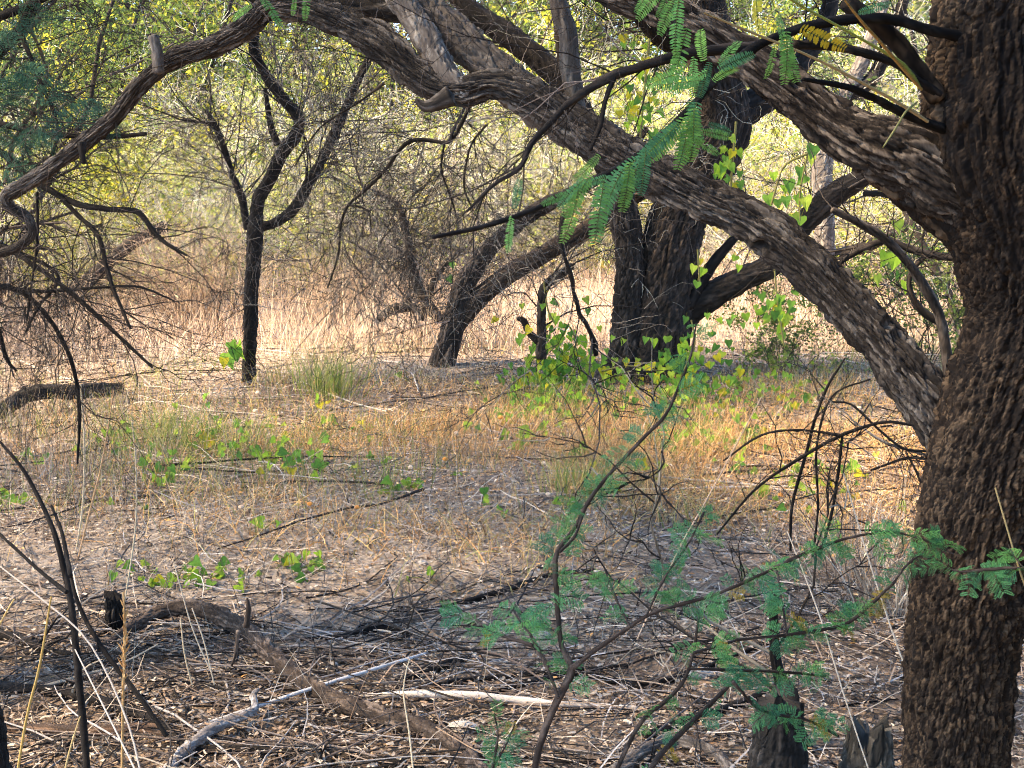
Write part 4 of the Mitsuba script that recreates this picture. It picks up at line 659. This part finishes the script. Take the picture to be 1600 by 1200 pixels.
# ------------------------------------------------------------------ stumps and stones
def stump(px, py, hgt, r, label, cols, seed, lean=(0, 0), jag=.05, amp=.008):
    k = num('tree_stump'); o = G(px, py); r = r * o[1] / FPX; h = hgt * o[1] / FPX; z = float(gh(o[0], o[1]))
    p = np.array([[o[0], o[1], z - .05, r * 1.15], [o[0] + lean[0] * .4, o[1] + lean[1] * .4, z + h * .4, r], [o[0] + lean[0], o[1] + lean[1], z + h, r * .85]])
    mb = MB(); bark(mb, p, sides=70, step=.006, cols=cols, amp=amp, seed=seed, lump=.2, cell=(.010, .05)); V = mb.V[0]
    top = np.clip((V[:, 2] - z - h * .5) / (h * .5), 0, 1); V[:, 2] += top * jag * 2 * (meshkit.fbm(V * [30, 30, 3], 3, seed) - .55); mb.put(k + '__wood')
    tag(k, label, 'stump')
stump(1215, 1235, 158, 44, 'charred black stump at the bottom edge left of the right trunk', ((.012, .011, .011), (.035, .03, .028), (.10, .09, .085)), 301, jag=.12)
stump(1358, 1225, 96, 42, 'grey splintered stump beside the right trunk', ((.03, .028, .025), (.09, .082, .072), (.18, .165, .145)), 302, lean=(-.01, 0), jag=.17)
stump(180, 985, 62, 15, 'short dark upright stump in the litter at the left', DARK, 303, jag=.04)
stump(-5, 1260, 190, 32, 'dark stump cut by the left edge at the bottom', DARK, 304, lean=(-.03, 0))
deadwood(num('dead_branch'), air([(1290, 1260, 15), (1262, 1180, 13), (1234, 1110, 11), (1216, 1050, 10), (1208, 990, 8), (1210, 930, 6)], 3.5, 3.5), DARK, 'dark upright dead limb rising behind the charred stump', 305, tw=3, sides=24)
def stone(px, py, r, col, label, seed, sq=.55):
    k = num('stone'); o = G(px, py); r = r * o[1] / FPX; m = trimesh.creation.icosphere(3); v = m.vertices * (1 + .5 * (meshkit.fbm(m.vertices * 1.3 + seed, 3, seed)[:, None] - .5)) * [1.2, .9, sq]
    MB().add(v * r + [o[0], o[1], gh(o[0], o[1]) + r * .2], m.faces, np.array(col) * (.75 + .5 * meshkit.fbm(m.vertices * 5, 3, seed)[:, None])).put(k, 'dry_material'); tag(k, label, 'stone')
stone(722, 1142, 22, (.50, .46, .42), 'pale stone beside the end of the arched bark-covered branch', 1)
stone(1093, 1056, 18, (.30, .31, .31), 'grey stone right of the green sapling', 2); stone(1060, 1063, 8, (.62, .60, .56), 'small white stone left of the grey stone', 3)
stone(845, 996, 14, (.34, .30, .28), 'brownish stone beside the sapling stem', 4); stone(700, 962, 9, (.42, .42, .44), 'small bluish stone in the bare soil at the centre', 5)
stone(660, 880, 6, (.5, .46, .42), 'tiny pale pebble in the open soil', 6); stone(520, 1040, 8, (.44, .40, .37), 'pebble beside the silvery stick', 7)

# ------------------------------------------------------------------ green saplings in front
def sapling(name, stems, d, label, seed, leaves, yellow=.05, cols=((.025, .019, .017), (.065, .048, .042), (.14, .11, .095))):
    t = tag(num(name), label, 'sapling'); g = rng(seed); ps = [air(q, *d) for q in stems]
    for p in ps: p[:, 3] *= .66
    for i, p in enumerate(ps): limb(num(t + '__stem'), p, cols=cols, seed=seed + i, sides=10, step=.012, style='plain', amp=.0012, lump=.08)
    for i, n in enumerate(leaves):
        p = crom(ps[i], .01); tt = nrm(np.gradient(p[:, :3], axis=0))
        n = int(n * 1.15)
        for j in range(n):
            k = int(len(p) * (.25 + .75 * (j + g.random()) / n)) - 1; ax = nrm(tt[k] * g.uniform(.1, .7) + g.normal(0, .8, 3) * [1, .7, .6] + [0, 0, -.1])
            hang(t, p[k, :3], ax, g.uniform(.3, .62), g.uniform(-.6, .6), BIP_Y if g.random() < yellow else BIP, g, up=(g.normal(0, .5), -.6, .7))
    return t
sapling('acacia_sapling', [[(822, 1260, 9), (845, 1160, 9), (868, 1100, 9.5), (893, 1048, 10), (878, 1010, 7), (872, 960, 6.5), (868, 900, 6.5), (871, 862, 6), (895, 830, 5), (922, 780, 5), (955, 738, 4.5), (1000, 690, 4.5), (1040, 648, 4), (1060, 605, 3.5), (1078, 560, 3), (1088, 505, 2)],
    [(893, 1045, 7), (935, 1012, 6), (975, 985, 5.5), (1010, 962, 5), (1062, 945, 4.5), (1120, 928, 4), (1180, 902, 4), (1250, 868, 4.5), (1320, 842, 4), (1388, 832, 3), (1440, 842, 2.5), (1490, 866, 2)], [(872, 1090, 4), (862, 1060, 4.5), (850, 1030, 5), (835, 1003, 5), (828, 990, 3)], [(832, 1008, 4), (800, 998, 3.5), (765, 985, 3), (740, 965, 2.5), (712, 948, 2)],
    [(875, 862, 4), (898, 838, 4), (912, 800, 3), (935, 755, 3)], [(830, 992, 3), (815, 975, 2.5), (800, 950, 2)], [(1010, 962, 3), (1040, 900, 3), (1075, 850, 2.5), (1100, 800, 2)], [(985, 980, 2.5), (960, 930, 2.5), (945, 890, 2)]],
    (2.35, 2.5), 'slender green sapling in front with feathery leaves and a long upright stem', 401, [50, 48, 4, 8, 8, 7, 16, 8])
sapling('acacia_sapling', [[(985, 1270, 8), (1020, 1195, 7), (1060, 1150, 7), (1100, 1110, 6.5), (1140, 1070, 5), (1160, 1050, 4)], [(960, 1210, 6), (1000, 1130, 5.5), (1040, 1095, 5), (1070, 1060, 4.5), (1085, 1010, 4), (1092, 960, 3)], [(1075, 1045, 3), (1150, 1047, 4), (1220, 1050, 4), (1290, 1056, 3)], [(1150, 1000, 3), (1200, 995, 4), (1260, 988, 4.5), (1320, 975, 4), (1360, 945, 3.5), (1395, 912, 3)], [(1085, 1020, 3.5), (1120, 1010, 3.5), (1160, 998, 3)],
    [(1145, 1065, 4), (1190, 1110, 4), (1260, 1125, 4), (1310, 1150, 3)], [(1395, 912, 3), (1420, 880, 2.5), (1450, 860, 2)], [(1230, 992, 2.5), (1220, 930, 2.5), (1212, 880, 2)]],
    (2.5, 2.7), 'spreading green sapling with feathery leaves low in front of the right trunk', 402, [12, 9, 22, 34, 10, 20, 8, 16], yellow=.10)
sapling('acacia_sapling', [[(1660, 905, 3.5), (1600, 888, 3), (1540, 890, 3), (1500, 893, 2), (1460, 880, 1.5)], [(1600, 888, 2), (1585, 870, 2), (1575, 850, 1.5)]], (2.4, 2.45), 'small leafy shoot reaching in from the right edge before the trunk', 403, [14, 4])
sapling('acacia_sapling', [[(762, 1260, 4), (770, 1200, 4), (778, 1150, 3), (772, 1115, 2)], [(770, 1200, 3), (790, 1165, 2.5), (805, 1130, 2)]], (2.6, 2.6), 'small bushy seedling with feathery leaves at the bottom centre', 404, [12, 7])
t = tag(num('bare_sapling'), 'thin dark leafless sapling at the left foreground with forked stems', 'sapling')
for i, q in enumerate([[(140, 1260, 6), (132, 1150, 6), (122, 1050, 6), (112, 950, 5.5), (98, 880, 5), (80, 820, 4), (40, 740, 3), (0, 690, 2)], [(104, 925, 4), (60, 890, 3), (0, 835, 2.4)], [(260, 1150, 4), (215, 1085, 4), (165, 1020, 4), (125, 950, 3.5), (106, 880, 2.5)], [(110, 900, 4), (96, 830, 3), (80, 790, 2)]]):
    limb(num(t + '__stem'), air(q, 2.8, 3.0), cols=DARK, seed=410 + i, sides=10, step=.012, style='plain', amp=.001)

# ------------------------------------------------------------------ heart-leaved vines and ground plants
def vine(name, label, cat, pts, d, stems=None, size=.056, seed=1, yellow=.1, dep=.12, group=None, ground=False):
    g = rng(seed); k = num(name); tag(k, label, cat, group)
    for i, q in enumerate(stems or []): mtubes(MB(), *resample(air(q, d), 14), [(.16, .15, .05)], 5).put(num(k + '__stem'), 'dry_material')
    st = []
    for i_, (px, py) in enumerate(pts):
        o = P(px, py, d + g.uniform(-dep, dep)); ax = np.array([g.normal(0, .5), g.normal(-.35, .35), -1.0]) if not ground else np.array([g.normal(0, .8), g.normal(-.3, .6), g.normal(-.4, .35)])
        key = num(k + '__leaf'); sh = HEART_Y if g.random() < yellow else HEART[int(g.integers(0, 4))]
        if ground and i_ == 0: base = np.array([o[0], o[1], float(gh(o[0], o[1]))])
        if ground: m_ = (base + o) / 2 + [g.normal(0, .01), g.normal(0, .01), .015]; st.append([base + g.normal(0, .006, 3) * [1, 1, 0], m_, o + [0, 0, .012]])
        scene[key] = {**sh, 'to_world': aim(o, ax, size * g.uniform(.65, 1.15), g.uniform(-.5, .5), up=(0.2 * g.normal(), -1, .3))}
    if st: mtubes(MB(), np.array(st), np.full((len(st), 3), .0016), [(.17, .19, .06)], 4).put(k + '__stem', 'dry_material'); tag(k + '__stem', kind='stuff')
    return k
def cloud(n, cx, cy, sx, sy, seed):
    g = rng(seed); return [(cx + g.normal(0, sx), cy + g.normal(0, sy)) for _ in range(n)]
vine('leafy_vine', 'heart-leaved vine climbing at the left foot of the thick tree', 'vine', cloud(170, 878, 568, 38, 38, 1) + cloud(14, 935, 590, 30, 18, 2), 9.7, [[(850, 640, 2), (870, 590, 2), (900, 540, 2), (890, 510, 1.5)], [(900, 640, 2), (930, 600, 2), (985, 580, 2)]], size=.058, seed=501)
vine('leafy_vine', 'yellowing heart leaves twining across the base of the thick tree', 'vine', [(978, 562), (998, 566), (972, 588), (960, 560), (1002, 590), (1010, 572), (945, 585), (955, 605), (930, 602), (940, 575)], 9.5, [[(940, 580, 1.5), (980, 572, 1.5), (1030, 580, 1.5)]], size=.058, seed=502, yellow=.6)
vine('leafy_vine', 'bright green heart-leaved vine at the right foot of the thick tree', 'vine', cloud(150, 1062, 600, 42, 42, 3) + cloud(26, 1085, 545, 26, 26, 4), 9.3, [[(1040, 660, 2), (1060, 600, 2), (1085, 540, 2), (1080, 500, 1.5)]], size=.056, seed=503)
vine('leafy_vine', 'hanging heart-leaved vine right of the grey stem gap under the upper limb', 'vine', [(1272, 228), (1250, 262), (1208, 270), (1258, 275), (1232, 282), (1200, 305), (1228, 308), (1245, 305), (1215, 312), (1258, 308), (1238, 335), (1252, 338), (1225, 290), (1268, 245)], 6.6, [[(1295, 215, 2), (1262, 240, 2), (1225, 260, 2), (1205, 320, 1.5)], [(1262, 240, 1.5), (1250, 300, 1.5), (1250, 345, 1)]], size=.058, seed=504, yellow=0)
vine('leafy_vine', 'hanging vine leaves right beside the thick trunk above the arching limb', 'vine', cloud(26, 1142, 265, 12, 26, 5), 9.4, [[(1150, 190, 2), (1145, 250, 2), (1140, 320, 1.5)]], size=.058, seed=505, yellow=.2)
vine('leafy_vine', 'yellow-green vine leaves hanging left of the thick trunk high up', 'vine', cloud(52, 1005, 150, 20, 55, 6), 9.4, [[(1015, 60, 2), (1008, 130, 2), (1000, 220, 1.5)]], size=.058, seed=506, yellow=.3)
vine('leafy_vine', 'vine leaves hanging below the arching limb right of the thick tree', 'vine', [(1180, 455), (1183, 485), (1220, 462), (1165, 490), (1215, 480), (1182, 505), (1160, 505), (1140, 500), (1225, 500), (1240, 480), (1100, 420), (1085, 415), (1155, 415), (1095, 405), (1090, 440), (1150, 400)] + cloud(24, 1220, 490, 16, 24, 7), 9.0, [[(1210, 420, 1.5), (1215, 470, 1.5), (1225, 540, 1.5)], [(1090, 390, 1.5), (1093, 440, 1.5)]], size=.056, seed=507)
vine('leafy_vine', 'sparse vine leaves hanging on the bent bare stem', 'vine', [(852, 452), (848, 475), (862, 470), (868, 495), (815, 475), (828, 512), (866, 490), (700, 432), (705, 410)], 9.5, [[(850, 440, 1.5), (855, 480, 1.5), (866, 505, 1.2)]], size=.058, seed=508, yellow=.2)
vine('leafy_vine', 'few vine leaves on the slender black tree low on its left', 'vine', [(360, 535), (368, 545), (355, 552), (372, 538), (350, 560), (362, 556)], 9.9, size=.11, seed=509, yellow=.2)
vine('leafy_vine', 'small leaves dotted on the thin branches behind the right trunk', 'vine', [(1405, 427), (1400, 400), (1370, 430), (1415, 440), (1385, 395), (1402, 345), (1440, 440)], 6.0, size=.06, seed=510, yellow=.2)
def ground_vine(label, areas, seed, size, yellow=.1):
    g = rng(seed); k = num('leafy_vine'); tag(k, label, 'vine'); st = []
    for n, cx, cy, sx, sy, hz in areas:
        for px, py in zip(g.normal(cx, sx, n), g.normal(cy, sy, n)):
            b = G(px, py); o = b + [g.normal(0, .03), g.normal(0, .03), hz * g.uniform(.2, 1)]; st.append([b, (b + o) / 2 + g.normal(0, .015, 3), o + [0, 0, .01]])
            sh = HEART_Y if g.random() < yellow else HEART[int(g.integers(0, 4))]
            scene[num(k + '__leaf')] = {**sh, 'to_world': aim(o, [g.normal(0, .7), g.normal(-.4, .5), g.normal(-.6, .4)], size * g.uniform(.55, 1.15), g.uniform(-.6, .6), up=(0.3 * g.normal(), -1, .5))}
    mtubes(MB(), np.array(st), np.full((len(st), 3), .0018), [(.17, .19, .06)], 4).put(k + '__stem', 'dry_material'); tag(k + '__stem', kind='stuff')
ground_vine('green heart-leaved creeper spreading in front of the thick tree to its right', [(80, 1090, 650, 55, 22, .16), (45, 1120, 690, 45, 18, .12), (40, 1180, 610, 40, 18, .18)], 601, .05, .05)
ground_vine('green heart-leaved creeper spreading left of the thick tree', [(70, 860, 640, 45, 20, .18), (40, 930, 650, 50, 20, .14), (25, 800, 650, 30, 15, .12)], 602, .05, .05)
ground_vine('low green creeper leaves among the wide pale grass left of centre', [(40, 330, 700, 80, 22, .14), (30, 440, 735, 40, 16, .14), (16, 250, 745, 30, 14, .10)], 603, .05)
ground_vine('sparse green creeper along the dusty soil at the left', [(26, 300, 905, 60, 8, .05), (14, 470, 890, 25, 8, .06), (10, 190, 700, 25, 10, .1)], 604, .04, .05)
ground_vine('low creeper leaves in the dry weeds before the arching limb', [(30, 1290, 760, 60, 30, .1), (20, 1240, 640, 30, 15, .12)], 605, .05)
seed_spots = [(425, 725, 5), (460, 725, 4), (515, 668, 3), (560, 672, 4), (610, 768, 6), (660, 765, 4), (258, 755, 4), (190, 690, 3), (215, 695, 2), (40, 720, 3), (75, 725, 2), (12, 790, 4), (35, 785, 3), (710, 745, 2), (735, 680, 2), (795, 690, 3), (820, 660, 3), (905, 715, 3), (940, 770, 4), (1000, 740, 4), (1020, 745, 3), (1195, 775, 5), (1300, 765, 4), (1265, 625, 4), (1245, 605, 3), (1130, 690, 2), (1145, 640, 3), (1215, 655, 2), (885, 795, 3), (470, 890, 6), (350, 900, 3), (245, 920, 4), (275, 915, 3), (425, 830, 3), (660, 915, 2), (760, 990, 2), (755, 790, 3), (790, 810, 2), (1180, 620, 3), (1120, 600, 3), (920, 660, 4), (500, 640, 3), (635, 595, 2), (850, 680, 3)]
_g = rng(905)
seed_spots += [(float(_g.uniform(800, 1170)), float(_g.uniform(600, 760)), int(_g.integers(2, 6))) for _ in range(26)] + [(float(_g.uniform(150, 620)), float(_g.uniform(650, 800)), int(_g.integers(1, 4))) for _ in range(12)]
g = rng(900)
MARKS = [(388, 606, 'the slender black tree'), (690, 580, 'the leaning brown tree'), (1000, 610, 'the thick tree'), (515, 618, 'the tall grass clump'), (330, 700, 'the wide pale grass clump'), (100, 615, 'the black curved log'), (270, 950, 'the arched fallen branch'), (690, 1015, 'the silvery stick'), (720, 1085, 'the bleached strip of wood'), (760, 940, 'the slanting dark branch in the soil'), (1300, 680, 'the arching dead twigs'), (1470, 680, 'the foot of the arching limb'), (870, 860, 'the green sapling fork'), (140, 776, 'the pale grey stick at the left'), (900, 770, 'the yellowish grass tuft'), (1240, 570, 'the dark green bush'), (840, 640, 'the mixed yellow grass clump'), (250, 802, 'the short pale stick')]
WORD = ['no', 'one', 'two', 'three', 'four', 'five', 'six', 'seven']; used = set()
def where(px, py, what):
    for m in sorted(MARKS, key=lambda m: math.hypot(px - m[0], 2 * (py - m[1]))):
        dx, dy = px - m[0], 2 * (py - m[1]); far = 'just ' if math.hypot(dx, dy) < 70 else 'far ' if math.hypot(dx, dy) > 260 else ''
        dr_ = ('right of' if dx > 0 else 'left of') if abs(dx) > abs(dy) else ('in front of' if dy > 0 else 'behind')
        s = f'{what} {far}{dr_} {m[2]}'
        if s not in used: used.add(s); return s
for i, (px, py, n) in enumerate(seed_spots):
    o = G(px, py); d = o[1]
    vine('leafy_seedling', where(px, py, f'low seedling with {WORD[n]} heart-shaped ' + ('leaf' if n == 1 else 'leaves')), 'seedling', [(px + g.normal(0, 9 * 8 / d), py - abs(g.normal(6, 8 * 8 / d))) for _ in range(n)], d, size=.038 + .0024 * d, seed=520 + i, yellow=.12, dep=.05, group='heart-leaved seedlings in the litter', ground=True)
for px, py in [(755, 637), (780, 650), (660, 640), (815, 615), (388, 790), (488, 785), (552, 790), (640, 728), (690, 715), (735, 718), (858, 722), (892, 760), (1293, 865), (715, 675), (1343, 636), (1194, 680), (1190, 712), (1298, 795), (1215, 770), (985, 620), (830, 583), (405, 612), (400, 640), (860, 770), (1070, 685)]:
    o = G(px, py + 26); h = o[1] / FPX; k = num('dry_flower'); z = float(gh(o[0], o[1])); b = np.array([[o[0], o[1], z, .0012], [o[0] + g.normal(0, .01), o[1], z + 14 * h, .0011], [o[0] + g.normal(0, .015), o[1], z + 25 * h, .001]])
    mtubes(MB(), *resample(b, 6), [(.32, .2, .12)], 4).put(k + '__stem', 'dry_material'); m = trimesh.creation.icosphere(2); v = m.vertices * (1 + .5 * (meshkit.noise(m.vertices * 4 + px)[:, None] - .5)) * [1, 1, .8]
    MB().add(v * 4.0 * h + b[2, :3], m.faces, np.array([(.62, .27, .06), (.55, .33, .14), (.66, .50, .36)][int(g.integers(0, 3))]) * (.7 + .6 * meshkit.noise(m.vertices * 6)[:, None])).put(k + '__head', 'dry_material', False)
    tag(k, where(px, py, 'dry flower head on a thin stem'), 'flower', 'dry flower heads in the clearing')
